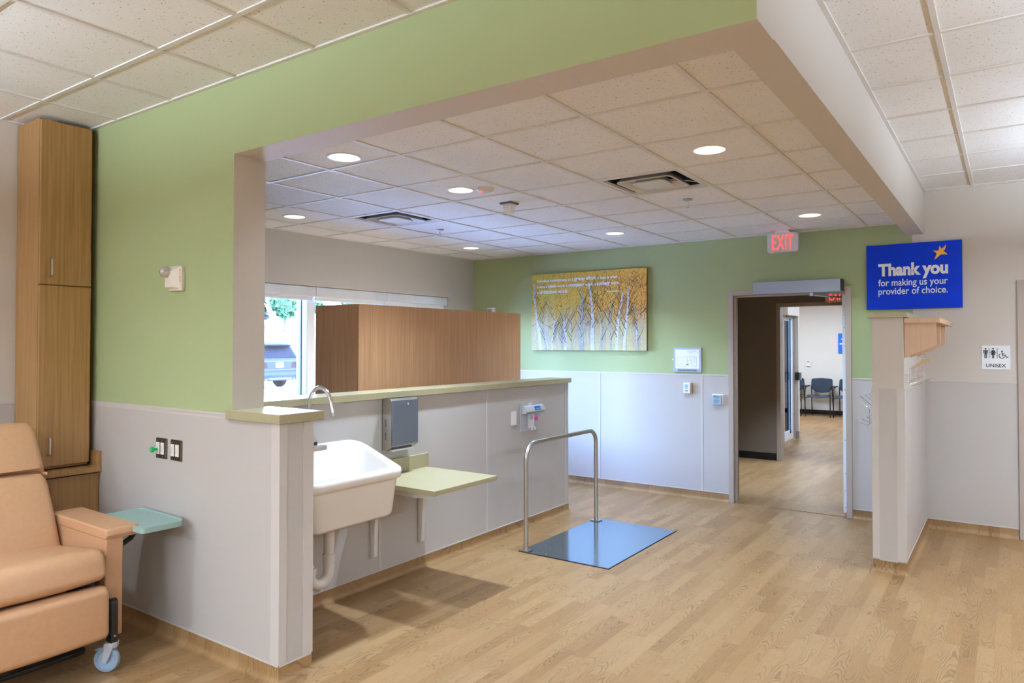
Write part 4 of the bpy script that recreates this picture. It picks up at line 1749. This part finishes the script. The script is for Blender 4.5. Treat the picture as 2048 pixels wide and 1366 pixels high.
fr = rounded([(-3.720, .205), (-3.662, .188), (-3.620, .205), (-3.625, .425), (-3.650, .450), (-3.715, .442)], [.02, .03, .03, .03, .025, .02], 5)
cushion('footrest', fr, RY0, RY1 + .004, .03, VINYL, .008, parent=t)
m = MB()
m.box(-3.80, -3.735, RY0 + .02, RY1 - .15, .435, .487)
m.build('footrest_flap', M('vinyl_dark', '#8d6e56', .5), parent=t, bevel=.01)
m = MB()
m.box(-4.3, -3.76, RY0 + .03, RY1 - .01, .36, .475)
m.box(-4.45, -3.80, 1.79 - .02, 1.79 + .02, .16, .22)
m.box(-4.45, -3.80, 1.12 - .02, 1.12 + .02, .16, .22)
m.box(-4.45, -4.41, 1.10, 1.81, .16, .22)
m.build('frame', BLACKM, parent=t, bevel=.004)
for y in (1.785, 1.125):
    m = MB()
    m.prism(rounded([(-3.715, .15), (-3.662, .15), (-3.662, .365), (-3.715, .365)], [.004, .004, .024, .024], 5), 'y', y - .017, y + .017)
    m.cyl((-3.661, y, .185), (-3.657, y, .185), .006, seg=10, mi=1)
    m.build('leg', [BLACKM, STEEL], parent=t, bevel=.003)


def caster(x, y, ang):
    e = bpy.data.objects.new('caster', None)
    COL.objects.link(e)
    e.parent = t
    e.location = Vector((x, y, 0)) - t.location
    e.rotation_euler = (0, 0, ang)

    def part(mb, name, mat, bevel=0.0, smooth=True):
        o = mb.build(name, mat, origin=(0, 0, 0), bevel=bevel, smooth=smooth)
        o.parent = e
        return o
    m = MB()
    m.lathe([(.045, -.016), (.058, -.015), (.062, -.009), (.063, 0), (.062, .009), (.058, .015), (.045, .016)], (-.022, 0, .063), axis='y', seg=32, cap0=False, cap1=False)
    part(m, 'tyre', BLUEGREY)
    m = MB()
    m.lathe([(.0, -.010), (.012, -.012), (.016, -.006), (.040, -.007), (.046, -.016), (.046, .016), (.040, .007), (.016, .006), (.012, .012), (.0, .010)], (-.022, 0, .063), axis='y', seg=32, cap0=False, cap1=False)
    part(m, 'hub', M('caster_hub', '#9db6cc', .4) if 'caster_hub' not in bpy.data.materials else bpy.data.materials['caster_hub'])
    m = MB()
    for s in (-1, 1):
        m.prism(rounded([(-.036, .052), (-.012, .052), (.016, .118), (.026, .150), (-.026, .150), (-.024, .112)], .008, 3), 'y', s * .024 - .004, s * .024 + .004)
    m.lathe([(.0, .152), (.030, .152), (.031, .128), (.029, .124), (.0, .124)], (0, 0, 0), seg=24, cap0=False, cap1=False)
    part(m, 'fork', M('caster_fork', '#b7b9c2', .4) if 'caster_fork' not in bpy.data.materials else bpy.data.materials['caster_fork'], .0015)
    m = MB()
    m.prism([(-.030, .128), (-.075, .118), (-.080, .108), (-.030, .112)], 'y', -.014, .014)
    part(m, 'brake_lever', BLUEGREY, .003)
    return e


caster(-3.690, 1.785, math.radians(35))
caster(-3.690, 1.125, math.radians(20))
caster(-4.43, 1.785, 0)
caster(-4.43, 1.125, 0)
m = MB()
m.prism(rounded([(-4.02, 1.17), (-3.86, 1.17), (-3.86, 1.755), (-4.02, 1.755)], .05, 6), 'z', .060, .085)
m.build('foot_bar', BLACKM, parent=t, bevel=.008, seg=3)
for y in (1.22, 1.66):
    m = MB()
    m.box(-4.0, -3.95, y, y + .04, .08, .38)
    m.build('foot_bar_link', BLACKM, parent=t)
# side tray
tr = rounded([(-4.095, 1.905), (-3.612, 1.890), (-3.600, 2.100), (-3.665, 2.132), (-4.095, 2.150)], [.025, .025, .03, .03, .025], 5)
m = MB()
inn = [(p[0] + (-3.85 - p[0]) * .045, p[1] + (2.02 - p[1]) * .10) for p in tr]
inn2 = [(p[0] + (-3.85 - p[0]) * .055, p[1] + (2.02 - p[1]) * .12) for p in tr]
m.loft([[(a, b, .668) for a, b in inn2], [(a, b, .672) for a, b in tr], [(a, b, .700) for a, b in tr], [(a, b, .701) for a, b in inn], [(a, b, .694) for a, b in inn2]])
st = m.build('side_tray', TEALTRAY, parent=t, smooth=True, angle=40)
m = MB()
m.box(-4.0, -3.72, 1.96, 2.06, .650, .668)
m.tube([(-3.86, 2.0, .655), (-3.86, 1.96, .60), (-3.86, 1.88, .56)], .014, 8)
m.build('tray_bracket', BLACKP, parent=st)

# ---------------------------------------------------------------- sink
SX0, SX1 = XP + .004, -3.030
SC = 2.835
t = thing('wall_sink', (-3.3, SC, .60), 'big white porcelain wash sink with sloping rim, beside the end wall', 'sink')


def sring(xb, xf, wb, wf, zb, zf, rb, rf_, inset=0.0):
    pts = [(xb, SC - wb), (xf, SC - wf), (xf, SC + wf), (xb, SC + wb)]
    r = rounded(pts, [rb, rf_, rf_, rb], 7)
    out = []
    for x, y in r:
        f = (x - xb) / (xf - xb)
        out.append((x, y, zb + (zf - zb) * f))
    return out


zb_, zf_ = 1.016, .884
rings = [
    sring(SX0, SX1 - .045, .36, .275, .605, .600, .06, .05),
    sring(SX0, SX1 - .030, .385, .300, .630, .620, .07, .06),
    sring(SX0, SX1 - .020, .415, .335, .93, .815, .08, .07),
    sring(SX0, SX1 - .012, .425, .343, .955, .827, .09, .07),
    sring(SX0, SX1, .437, .352, .958, .832, .10, .075),
    sring(SX0, SX1 + .004, .440, .356, .990, .862, .10, .075),
    sring(SX0, SX1, .437, .353, 1.010, .879, .10, .075),
    sring(SX0 + .006, SX1 - .012, .430, .344, zb_, zf_, .10, .07),
    sring(SX0 + .080, SX1 - .040, .392, .322, zb_ - .018, zf_ + .006, .09, .06),
    sring(SX0 + .092, SX1 - .052, .380, .310, zb_ - .035, zf_ - .012, .085, .06),
    sring(SX0 + .110, SX1 - .075, .345, .275, .72, .70, .08, .06),
    sring(SX0 + .140, SX1 - .105, .30, .235, .655, .648, .07, .06),
    sring(SX0 + .20, SX1 - .17, .10, .08, .640, .640, .04, .04),
]
m = MB()
m.loft(rings)
m.build('basin', PORC, parent=t, smooth=True, angle=70)
m = MB()
m.lathe([(.0, .645), (.038, .645), (.04, .640)], (-3.30, SC, 0), seg=20, cap0=False, cap1=False)
m.build('drain', CHROME, parent=t, smooth=True)
fy_ = SC + .0
fa = thing_part = bpy.data.objects.new('faucet', None)
COL.objects.link(fa)
fa.parent = t
fa.location = Vector((-3.485, fy_, 1.0)) - t.location
m = MB()
m.loft([[(a, b, .990) for a, b in rounded([(-3.520, fy_ - .13), (-3.452, fy_ - .13), (-3.452, fy_ + .13), (-3.520, fy_ + .13)], .03, 6)],
        [(a, b, 1.010) for a, b in rounded([(-3.520, fy_ - .13), (-3.452, fy_ - .13), (-3.452, fy_ + .13), (-3.520, fy_ + .13)], .03, 6)]])
m.build('deck_plate', CHROME, parent=fa, smooth=True, angle=30)
m = MB()
m.lathe([(.027, 1.008), (.027, 1.045), (.022, 1.060), (.014, 1.068), (.0, 1.070)], (-3.485, fy_, 0), seg=20, cap0=False, cap1=False)
m.prism(rounded([(fy_ + .008, 1.012), (fy_ + .042, 1.012), (fy_ + .040, 1.050), (fy_ + .020, 1.062), (fy_ + .006, 1.062)], .008, 3), 'x', -3.50, -3.455)
m.build('body', CHROME, parent=fa, smooth=True, angle=40)
m = MB()
m.cyl((-3.456, fy_ + .025, 1.032), (-3.4525, fy_ + .025, 1.032), .012, seg=14)
m.build('sensor_eye', BLACKP, parent=fa)
path = [(-3.485, fy_, 1.06), (-3.485, fy_, 1.15), (-3.485, fy_, 1.255)]
for k in range(1, 13):
    a = math.radians(180 - 172 * k / 12)
    path.append((-3.385 + .10 * math.cos(a), fy_, 1.262 + .115 * math.sin(a)))
path.append((-3.276, fy_, 1.222))
m = MB()
m.tube(path, .0115, 14)
m.build('spout', CHROME, parent=fa, smooth=True)
m = MB()
m.cyl((-3.2765, fy_, 1.232), (-3.274, fy_, 1.210), .0135, .013, seg=14)
m.build('aerator', CHROME, parent=fa, smooth=True)
m = MB()
pth = [(-3.30, SC, .61), (-3.30, SC, .40), (-3.30, SC, .315)]
for k in range(1, 10):
    a = math.radians(0 - 180 * k / 9)
    pth.append((-3.30 - .012 * k / 9, SC - .065 + .065 * math.cos(a), .300 + .065 * math.sin(a)))
pth += [(-3.315, SC - .13, .33), (-3.33, SC - .135, .37), (-3.38, SC - .14, .395), (-3.46, SC - .14, .40), (XP + .003, SC - .14, .40)]
m.tube(pth, .032, 16)
m.build('trap_pipe', PVC, parent=t, smooth=True)
for a, b, r0, r1 in (((-3.30, SC, .40), (-3.30, SC, .36), .038, .038), ((-3.312, SC - .13, .31), (-3.312, SC - .13, .345), .038, .038), ((-3.306, SC - .06, .235), (-3.306, SC - .06, .200), .022, .017)):
    m = MB()
    m.cyl(a, b, r0, r1, seg=18)
    m.build('slip_nut', PVC, parent=t, smooth=True)
m = MB()
m.cyl((XP + .004, SC - .05, .46), (-3.49, SC - .05, .46), .010, seg=10)
m.tube([(-3.495, SC - .05, .45), (-3.495, SC - .05, .70), (-3.485, SC - .03, .90)], .006, 8)
m.lathe([(.0, .0), (.020, .002), (.020, .012), (.0, .014)], (-3.49, SC - .05, .46), axis='x', seg=14, cap0=False, cap1=False)
m.build('stop_valve', CHROME, parent=t, smooth=True)

# ---------------------------------------------------------------- paper towel dispenser
t = thing('paper_towel_dispenser', (-3.49, 3.63, .905), 'stainless steel paper towel dispenser under the green ledge', 'towel dispenser')
m = MB()
m.prism([(XP + .006, .905), (XP + .050, .905), (-3.452, .935), (-3.450, 1.245), (-3.465, 1.260), (XP + .006, 1.260)], 'y', 3.503, 3.767)
for z in (1.07, .98):
    m.box(-3.505, -3.500, 3.5025, 3.5035, z, z + .05, 1)
m.build('case', [STEEL, BLACKP], parent=t, bevel=.003)
m = MB()
m.box(-3.452, -3.442, 3.508, 3.763, .942, 1.252)
fp = m.build('front_door', brushed('door_steel', '#8f959f', .42, (300, 6, 6)), parent=t, bevel=.004)
m = MB()
m.lathe([(.0, .012), (.008, .012), (.010, .008), (.010, .0)], (-3.442, 3.648, 1.222), axis='x', seg=16, cap0=False, cap1=False)
m.build('lock', CHROME, parent=fp, smooth=True)
m = MB()
m.box(XP + .03, -3.465, 3.53, 3.74, .898, .912)
m.build('paper_towels', SIGNW, parent=t, bevel=.003)

# ---------------------------------------------------------------- green wall shelf
t = thing('wall_shelf', (-3.2, 3.62, .705), 'green solid-surface shelf on white brackets beside the sink', 'shelf')
m = MB()
m.box(XP + .006, -2.880, 3.300, 3.945, .705, .736)
m.build('shelf_board', SOLID, parent=t, bevel=.002)
m = MB()
m.box(XP + .006, XP + .026, 3.300, 3.962, .736, .836)
m.build('backsplash', SOLID, parent=t, bevel=.002)
for y in (3.395, 3.868):
    m = MB()
    x = XP + .006
    prof = [(x, .190), (x + .034, .205), (x + .040, .40), (x + .052, .52), (x + .080, .595), (x + .13, .638), (x + .22, .652), (x + .40, .648), (x + .50, .655), (x + .58, .680), (x + .615, .705), (x, .705)]
    m.prism(prof, 'y', y, y + .034)
    m.build('bracket', WHITE, parent=t, bevel=.002)

# ---------------------------------------------------------------- wheelchair scale
t = thing('floor_scale', (-2.79, 5.3, 0), 'flush steel wheelchair scale platform with a tubular handrail', 'scale')
m = MB()
m.box(-3.185, -2.400, 4.655, 5.945, .0005, .006)
m.build('platform', PLATE, parent=t, bevel=.001)
m = MB()
m.box(-3.192, -2.393, 4.648, 5.952, .0003, .002)
m.build('pit_frame', BLACKM, parent=t)
m = MB()
rx = -3.143
pth = [(rx, 4.690, .010), (rx, 4.690, .72)] + [(rx, a, b) for _, a, b in arc((4.81, .725), .12, 180, 90, 8, 'yz')] + [(rx, a, b) for _, a, b in arc((5.735, .725), .12, 90, 0, 8, 'yz')] + [(rx, 5.855, .010)]
m.tube(pth, .0185, 16)
hr = m.build('handrail', STEELV, parent=t, smooth=True)
for y in (4.690, 5.855):
    m = MB()
    m.box(rx - .045, rx + .045, y - .035, y + .035, .006, .014)
    m.build('flange', STEEL, parent=hr, bevel=.001)
for px, py in ((-3.02, 4.72), (-2.96, 4.70), (-3.08, 4.80), (-3.02, 4.86), (-2.75, 4.70), (-2.47, 5.86), (-2.78, 5.90)):
    m = MB()
    m.cyl((px, py, .006), (px, py, .0085), .007, seg=10)
    m.build('screw', STEEL, parent=t)

# ---------------------------------------------------------------- scale display and cover plate on the partition
PX = XP + .007
t = thing('scale_display', (PX, 5.335, .86), 'grey wall plate with a digital scale display and a pink note', 'scale display')
m = MB()
m.box(PX - .002, PX + .008, 5.186, 5.482, .860, 1.112)
m.build('backplate', M('display_plate', '#b4b8bc', .42, .2), parent=t, bevel=.002)
m = MB()
pr = rounded([(PX + .008, 1.020), (PX + .050, 1.022), (PX + .066, 1.040), (PX + .046, 1.082), (PX + .020, 1.092), (PX + .008, 1.090)], [.0, .014, .006, .006, .014, 0], 4)
m.prism(pr, 'y', 5.205, 5.505)
con = m.build('console', M('console_grey', '#b9b8ba', .4), parent=t, bevel=.003)
m = MB()
da, db = Vector((PX + .064, 1.044)), Vector((PX + .048, 1.080))
nn = Vector((db.y - da.y, -(db.x - da.x))).normalized()


def face(ya, yb, f0, f1, out, mi):
    a = da + (db - da) * f0 + nn * out
    b = da + (db - da) * f1 + nn * out
    m.add([(a.x, ya, a.y), (a.x, yb, a.y), (b.x, yb, b.y), (b.x, ya, b.y)], [(0, 1, 2, 3)], mi)


face(5.335, 5.432, .06, .98, .0012, 0)
face(5.352, 5.424, .26, .56, .0018, 1)
m.build('screen', [M('screen_blue', '#1f47b0', .2, emit='#1f47b0', estr=.35), M('screen_green', '#3f7f6e', .3, emit='#3f8f70', estr=.3)], parent=con)
m = MB()
for i in range(3):
    for j in range(2):
        face(5.443 + i * .017, 5.455 + i * .017, .12 + j * .45, .42 + j * .45, .0012, 0)
m.build('keypad', M('keypad_grey', '#b4b9c6', .5), parent=con)
m = MB()
m.box(PX + .008, PX + .011, 5.300, 5.400, .886, 1.008)
m.box(PX + .011, PX + .013, 5.322, 5.378, .960, 1.000, 1)
m.box(PX + .008, PX + .010, 5.345, 5.425, .862, .892)
m.box(PX + .010, PX + .0105, 5.380, 5.392, .866, .888, 2)
m.box(PX + .008, PX + .010, 5.305, 5.352, 1.090, 1.110)
m.box(PX + .010, PX + .0105, 5.318, 5.340, 1.094, 1.104, 2)
m.build('instruction_label', [SIGNW, M('label_print', '#bcc0ca', .6), GREYP], parent=t)
m = MB()
m.box(PX + .008, PX + .0095, 5.402, 5.462, .946, .978)
m.build('sticky_note', M('pink_note', '#ff4fa8', .7), parent=t)

t = thing('cover_plate', (PX, 5.09, .93), 'blank white cover plate left of the scale display', 'wall plate')
m = MB()
m.box(PX - .003, PX + .004, 5.050, 5.130, .930, 1.050)
m.build('plate', WHITE, parent=t, bevel=.002)

# ---------------------------------------------------------------- things beyond the doorway
def waiting_chair(x, y, label):
    t = thing('waiting_chair', (x, y, 0), label, 'chair', 'waiting room chairs')
    W2 = .265
    # seat (front toward -Y)
    m = MB()
    rings = []
    for k, (yy, zz) in enumerate(((-.26, .455), (-.20, .475), (0, .470), (.18, .462))):
        w_ = .235 - (.02 if k == 3 else 0)
        rings.append([(x - w_, y + yy, zz - .01), (x, y + yy, zz - .03), (x + w_, y + yy, zz - .01), (x + w_, y + yy, zz + .02), (x, y + yy, zz + .0), (x - w_, y + yy, zz + .02)])
    m.loft(rings)
    m.build('seat', CHAIRBLUE, parent=t, bevel=.012, seg=3)
    m = MB()
    outline = rounded([(-.235, .62), (-.14, .54), (0, .515), (.14, .54), (.235, .62), (.225, .845), (0, .86), (-.225, .845)], [.06, .05, .05, .05, .06, .05, .1, .05], 5)
    def bk(off):
        return [(x + a, y + .22 + .06 * (b - .5) - .10 * (a / .235) ** 2 * .4 + off, b) for a, b in outline]
    m.loft([bk(0.0), bk(.035)])
    m.build('backrest', CHAIRBLUE, parent=t, bevel=.008, seg=2)
    for s in (-1, 1):
        m = MB()
        m.tube([(x + s * W2, y - .27, .0), (x + s * W2, y - .27, .50), (x + s * W2, y - .25, .60), (x + s * W2, y - .19, .66), (x + s * (W2 - .005), y - .05, .675)], .012, 8)
        m.build('leg', BLACKM, parent=t, smooth=True)
        m = MB()
        m.tube([(x + s * (W2 - .03), y + .30, .0), (x + s * (W2 - .04), y + .22, .42), (x + s * (W2 - .04), y + .20, .66)], .012, 8)
        m.build('leg', BLACKM, parent=t, smooth=True)
        m = MB()
        m.prism(rounded([(x + s * W2 - .026, y - .18), (x + s * W2 + .026, y - .18), (x + s * W2 + .022, y + .17), (x + s * W2 - .03, y + .21)], .015, 3), 'z', .670, .692)
        m.build('armrest', BLACKP, parent=t, bevel=.005)
        m = MB()
        m.tube([(x + s * W2, y - .27, .42), (x + s * (W2 - .04), y + .22, .42)], .009, 8)
        m.build('seat_rail', BLACKM, parent=t, smooth=True)


waiting_chair(-3.535, 17.33, 'navy waiting room chair fully visible through the doorway')
waiting_chair(-4.155, 17.36, 'navy chair half hidden behind the post beyond the doorway')
waiting_chair(-2.93, 17.30, 'navy chair whose arm shows beside the open door hinge')

t = thing('card_reader', (-3.0, 12.93, 1.01), 'black control box on the post beyond the doorway', 'wall switch')
m = MB()
m.box(-3.045, -2.985, 12.93, 12.98, 1.015, 1.152)
m.build('body', BLACKP, parent=t, bevel=.004)
m = MB()
m.box(-2.997, -2.955, 12.985, 13.045, 1.020, 1.150)
m.build('push_pad', ALU, parent=t, bevel=.004)

t = thing('thermostat', (-3.87, 17.81, 1.12), 'white thermostat on the waiting room wall above the navy chairs', 'thermostat')
m = MB()
m.box(-3.93, -3.835, 17.79, 17.82, 1.115, 1.262)
m.build('body', WHITE, parent=t, bevel=.005)
m = MB()
m.box(-3.91, -3.86, 17.788, 17.79, 1.20, 1.245)
m.build('display', GREYP, parent=t)

t = thing('wall_sign', (-2.9, 17.81, 1.43), 'blue sign partly hidden by the door edge on the waiting room wall', 'sign')
m = MB()
m.box(-3.228, -2.55, 17.80, 17.82, 1.428, 1.892)
m.build('panel', M('light_blue_sign', '#0f72dc', .4), parent=t, bevel=.002)
for xa, xb, za, zb in ((-3.165, -3.10, 1.742, 1.768), (-3.195, -3.07, 1.632, 1.668), (-3.145, -3.07, 1.572, 1.606)):
    m = MB()
    m.prism(rounded([(xa, za), (xb, za), (xb, zb), (xa, zb)], .010, 3), 'y', 17.797, 17.80)
    m.build('lettering', SIGNW, parent=t)

for (x, y), lb, wt in (((-2.35, 9.1), 'downlight in the vestibule ceiling, out of view above the doorway', 230),):
    t = thing('vestibule_light', (x, y, 2.62), lb, 'ceiling light')
    m = MB()
    m.lathe([(.0, -.002), (.08, -.002), (.1, -.004), (.1, 0)], (x, y, 2.62), seg=24, cap0=False, cap1=False)
    m.build('lens', LENS, parent=t)
    spot('vestibule_beam', (x, y, 2.60), wt, size=75, blend=.7)
for x, y in ((-3.6, 15.6), (-1.2, 15.6), (-1.2, 12.3), (-6.2, 15.6)):  # unseen panels added in place of daylight in the far room
    t = thing('waiting_room_fill', (x, y, 2.74), 'ceiling light panel added to light the waiting room, out of view', 'ceiling light', 'added waiting room light panels')
    m = MB()
    m.box(x - .3, x + .3, y - .6, y + .6, 2.726, 2.738)
    m.build('diffuser', bpy.data.materials['panel_diffuser'], parent=t)
    area('waiting_room_fill_area', (x, y, 2.722), .56, 1.16, 42, FILL_COL)

# ---------------------------------------------------------------- car outdoors
def car(cx, cy, label):
    """sport utility vehicle parked nose away; rear faces +X. built about its rear axle"""
    t = thing('car', (cx, cy, -.03), label, 'car')
    gz = -.03
    PAINT = M('car_paint', '#171d26', .5, .0, spec=.04, var=.02)
    GLS = M('car_glass', '#070b12', .3, .0, spec=.03, var=.05)
    LAMPR = M('tail_lamp', '#140a0d', .4, spec=.04, var=.1)
    DARK = M('car_trim', '#080a0e', .6, spec=.03, var=.05)
    SILV = M('car_silver', '#2a2e34', .5, .0, spec=.05, var=.02)
    TYRE = M('car_tyre', '#06080c', .9, spec=.02, var=.05)

    def sec(x, w0, w1, zlo, zbelt, zroof, wr):
        # half cross section ring, symmetric about cy
        pr = [(w0, zlo), (w1, zlo + .18), (w1 + .02, (zlo + zbelt) / 2), (w1, zbelt), (wr + .03, zroof - .10), (wr - .07, zroof)]
        return [(cx + x, cy + a, gz + b) for a, b in pr] + [(cx + x, cy - a, gz + b) for a, b in pr[::-1]]
    m = MB()
    m.loft([sec(1.12, .78, .90, .42, .98, 1.00, .84), sec(1.04, .84, .965, .32, 1.06, 1.12, .90), sec(.86, .86, .98, .30, 1.10, 1.20, .86), sec(-.6, .86, .985, .28, 1.08, 1.14, .86), sec(-2.3, .86, .985, .28, 1.06, 1.12, .86),
            sec(-3.4, .84, .96, .30, 1.00, 1.06, .84), sec(-3.85, .76, .86, .36, .84, .92, .74)])
    m.build('body', PAINT, parent=t, bevel=.02, smooth=True)
    m = MB()

    def cab(x, wb, wt, zb, zt):
        return [(cx + x, cy + wb, gz + zb), (cx + x, cy + wt, gz + zt), (cx + x, cy - wt, gz + zt), (cx + x, cy - wb, gz + zb)]
    m.loft([cab(1.04, .93, .92, 1.05, 1.06), cab(.66, .93, .70, 1.05, 1.66), cab(-1.5, .93, .68, 1.05, 1.74), cab(-2.4, .93, .72, 1.05, 1.12)])
    m.build('greenhouse', GLS, parent=t, smooth=False)
    m = MB()
    m.loft([cab(.74, .74, .66, 1.64, 1.70), cab(.3, .75, .66, 1.66, 1.745), cab(-1.2, .75, .66, 1.68, 1.76), cab(-1.6, .73, .64, 1.68, 1.74)])
    for s in (-1, 1):
        m.tube([(cx + 1.00, cy + s * .93, gz + 1.06), (cx + .66, cy + s * .74, gz + 1.66)], .05, 8)
        m.tube([(cx - .1, cy + s * .95, gz + 1.06), (cx - .1, cy + s * .74, gz + 1.68)], .045, 8)
    m.build('roof', PAINT, parent=t, smooth=True)
    m = MB()
    m.prism([(cx + .60, gz + 1.70), (cx + .92, gz + 1.66), (cx + .92, gz + 1.61), (cx + .66, gz + 1.63)], 'y', cy - .66, cy + .66)
    sp = m.build('spoiler', DARK, parent=t, bevel=.01)
    m = MB()
    m.box(cx + .915, cx + .925, cy - .14, cy + .14, gz + 1.625, gz + 1.645)
    m.build('brake_lamp', LAMPR, parent=sp)
    for s in (-1, 1):
        m = MB()
        m.prism([(cy + s * .50, gz + .78), (cy + s * .90, gz + .76), (cy + s * .93, gz + 1.02), (cy + s * .58, gz + 1.00)], 'x', cx + .98, cx + 1.125)
        m.build('tail_lamp', LAMPR, parent=t, bevel=.015)
        m = MB()
        m.cyl((cx + 1.02, cy + s * .62, gz + .36), (cx + 1.17, cy + s * .62, gz + .36), .055, seg=14)
        m.build('exhaust_tip', SILV, parent=t, smooth=True)
    m = MB()
    m.box(cx + 1.11, cx + 1.135, cy - .16, cy + .16, gz + .80, gz + .98)
    m.build('licence_plate', SIGNW, parent=t, bevel=.004)
    m = MB()
    m.box(cx + 1.10, cx + 1.13, cy - .72, cy + .72, gz + 1.01, gz + 1.05)
    m.box(cx + 1.10, cx + 1.14, cy - .70, cy + .70, gz + .70, gz + .73)
    m.build('hatch_trim', SILV, parent=t, bevel=.006)
    m = MB()
    m.prism(rounded([(cx + .90, gz + .28), (cx + 1.16, gz + .36), (cx + 1.20, gz + .52), (cx + 1.14, gz + .62), (cx + .90, gz + .60)], .03, 3), 'y', cy - .93, cy + .93)
    m.build('bumper', PAINT, parent=t, bevel=.02)
    m = MB()
    m.box(cx + 1.12, cx + 1.18, cy - .52, cy + .52, gz + .34, gz + .42)
    m.build('skid_plate', SILV, parent=t, bevel=.01)
    for wx in (0.0, -2.86):
        for s in (-1, 1):
            m = MB()
            m.lathe([(.20, -.11), (.34, -.11), (.37, -.07), (.37, .07), (.34, .11), (.20, .11)], (cx + wx, cy + s * .84, gz + .37), axis='y', seg=28, cap0=False, cap1=False)
            wh = m.build('wheel', TYRE, parent=t, smooth=True)
            m = MB()
            m.lathe([(.0, .0), (.22, .0), (.22, .03), (.0, .05)], (cx + wx, cy + s * .93, gz + .37), axis='y', seg=20, cap0=False, cap1=False)
            m.build('rim', SILV, parent=wh, smooth=True)
    m = MB()
    m.tube([(cx + .75, cy + .25, gz + 1.03), (cx + .93, cy + .05, gz + 1.16), (cx + .80, cy - .2, gz + 1.28)], .01, 6)
    m.build('wiper', BLACKP, parent=t)
    for s in (-1, 1):
        m = MB()
        m.tube([(cx + .4, cy + s * .62, gz + 1.75), (cx + .3, cy + s * .62, gz + 1.80), (cx - 1.4, cy + s * .62, gz + 1.81), (cx - 1.5, cy + s * .62, gz + 1.75)], .02, 8)
        m.build('roof_rail', SILV, parent=t, smooth=True)


car(-23.6, 16.9, 'grey sport utility vehicle parked outside the window, seen from behind')


# ---------------------------------------------------------------- trees outdoors
LEAF = M('leaf_green', '#314a36', .9, spec=.05, var=.3, vscale=2.5)
LEAF2 = M('leaf_blue_green', '#222a2c', .9, spec=.05, var=.3, vscale=2.5)
BARK = M('bark', '#221c17', .9, var=.2)


def tree(x, y, z0, h, r, label, mat, seed, conical=False):
    rr = random.Random(seed)
    t = thing('tree', (x, y, z0), label, 'tree', 'trees beyond the car park')
    m = MB()
    m.tube([(x, y, z0 - .1), (x + .05, y, z0 + h * .4), (x, y + .05, z0 + h * .8)], [.18, .12, .04], 8)
    m.build('trunk', BARK, parent=t, smooth=True)
    m = MB()
    for _ in range(1500):
        u = rr.random()
        if conical:
            zz = h * (.12 + .88 * u)
            rad = r * (1 - u) ** .8 * (.55 + .45 * rr.random())
            a = rr.uniform(0, 2 * PI)
            p = Vector((rad * math.cos(a), rad * math.sin(a), zz))
        else:
            d = Vector((rr.gauss(0, 1), rr.gauss(0, 1), rr.gauss(0, 1))).normalized()
            q = r * (.55 + .45 * rr.random()) * (1 + .25 * mnoise.noise(d * 2.3 + Vector((seed, 0, 0))))
            p = Vector((d.x * q, d.y * q, h * .62 + d.z * q * (h * .38 / r)))
        s = rr.uniform(.22, .48)
        a, b_ = Vector((rr.gauss(0, 1), rr.gauss(0, 1), rr.gauss(0, 1))).normalized(), Vector((rr.gauss(0, 1), rr.gauss(0, 1), rr.gauss(0, 1)))
        b_ = (b_ - a * b_.dot(a)).normalized()
        P0 = Vector((x, y, z0)) + p
        m.add([P0 + a * s, P0 + b_ * s * .6, P0 - a * s, P0 - b_ * s * .6], [(0, 1, 2, 3)])
    m.build('foliage', mat, parent=t)


tree(-63, 44.2, 3.5, 6.0, 1.5, 'grey-green conifer tree at the left edge of the window view', LEAF2, 1, True)
tree(-55, 41.9, 3.0, 4.9, 1.25, 'bright green round tree beyond the car park, right of the conifer', LEAF, 2)
tree(-60, 48.6, 3.4, 4.7, 1.5, 'pale green tree beside the white window post', LEAF, 3)
tree(-57, 53.5, 3.2, 5.2, 2.2, 'green tree showing just above the cabinet in the middle pane', LEAF, 4)
tree(-60, 64.0, 3.4, 5.0, 2.2, 'green tree above the cabinet toward the end of the middle pane', LEAF, 5)
tree(-52, 66.5, 2.2, 5.6, 2.6, 'green tree in the far window pane above the cabinet', LEAF, 6)
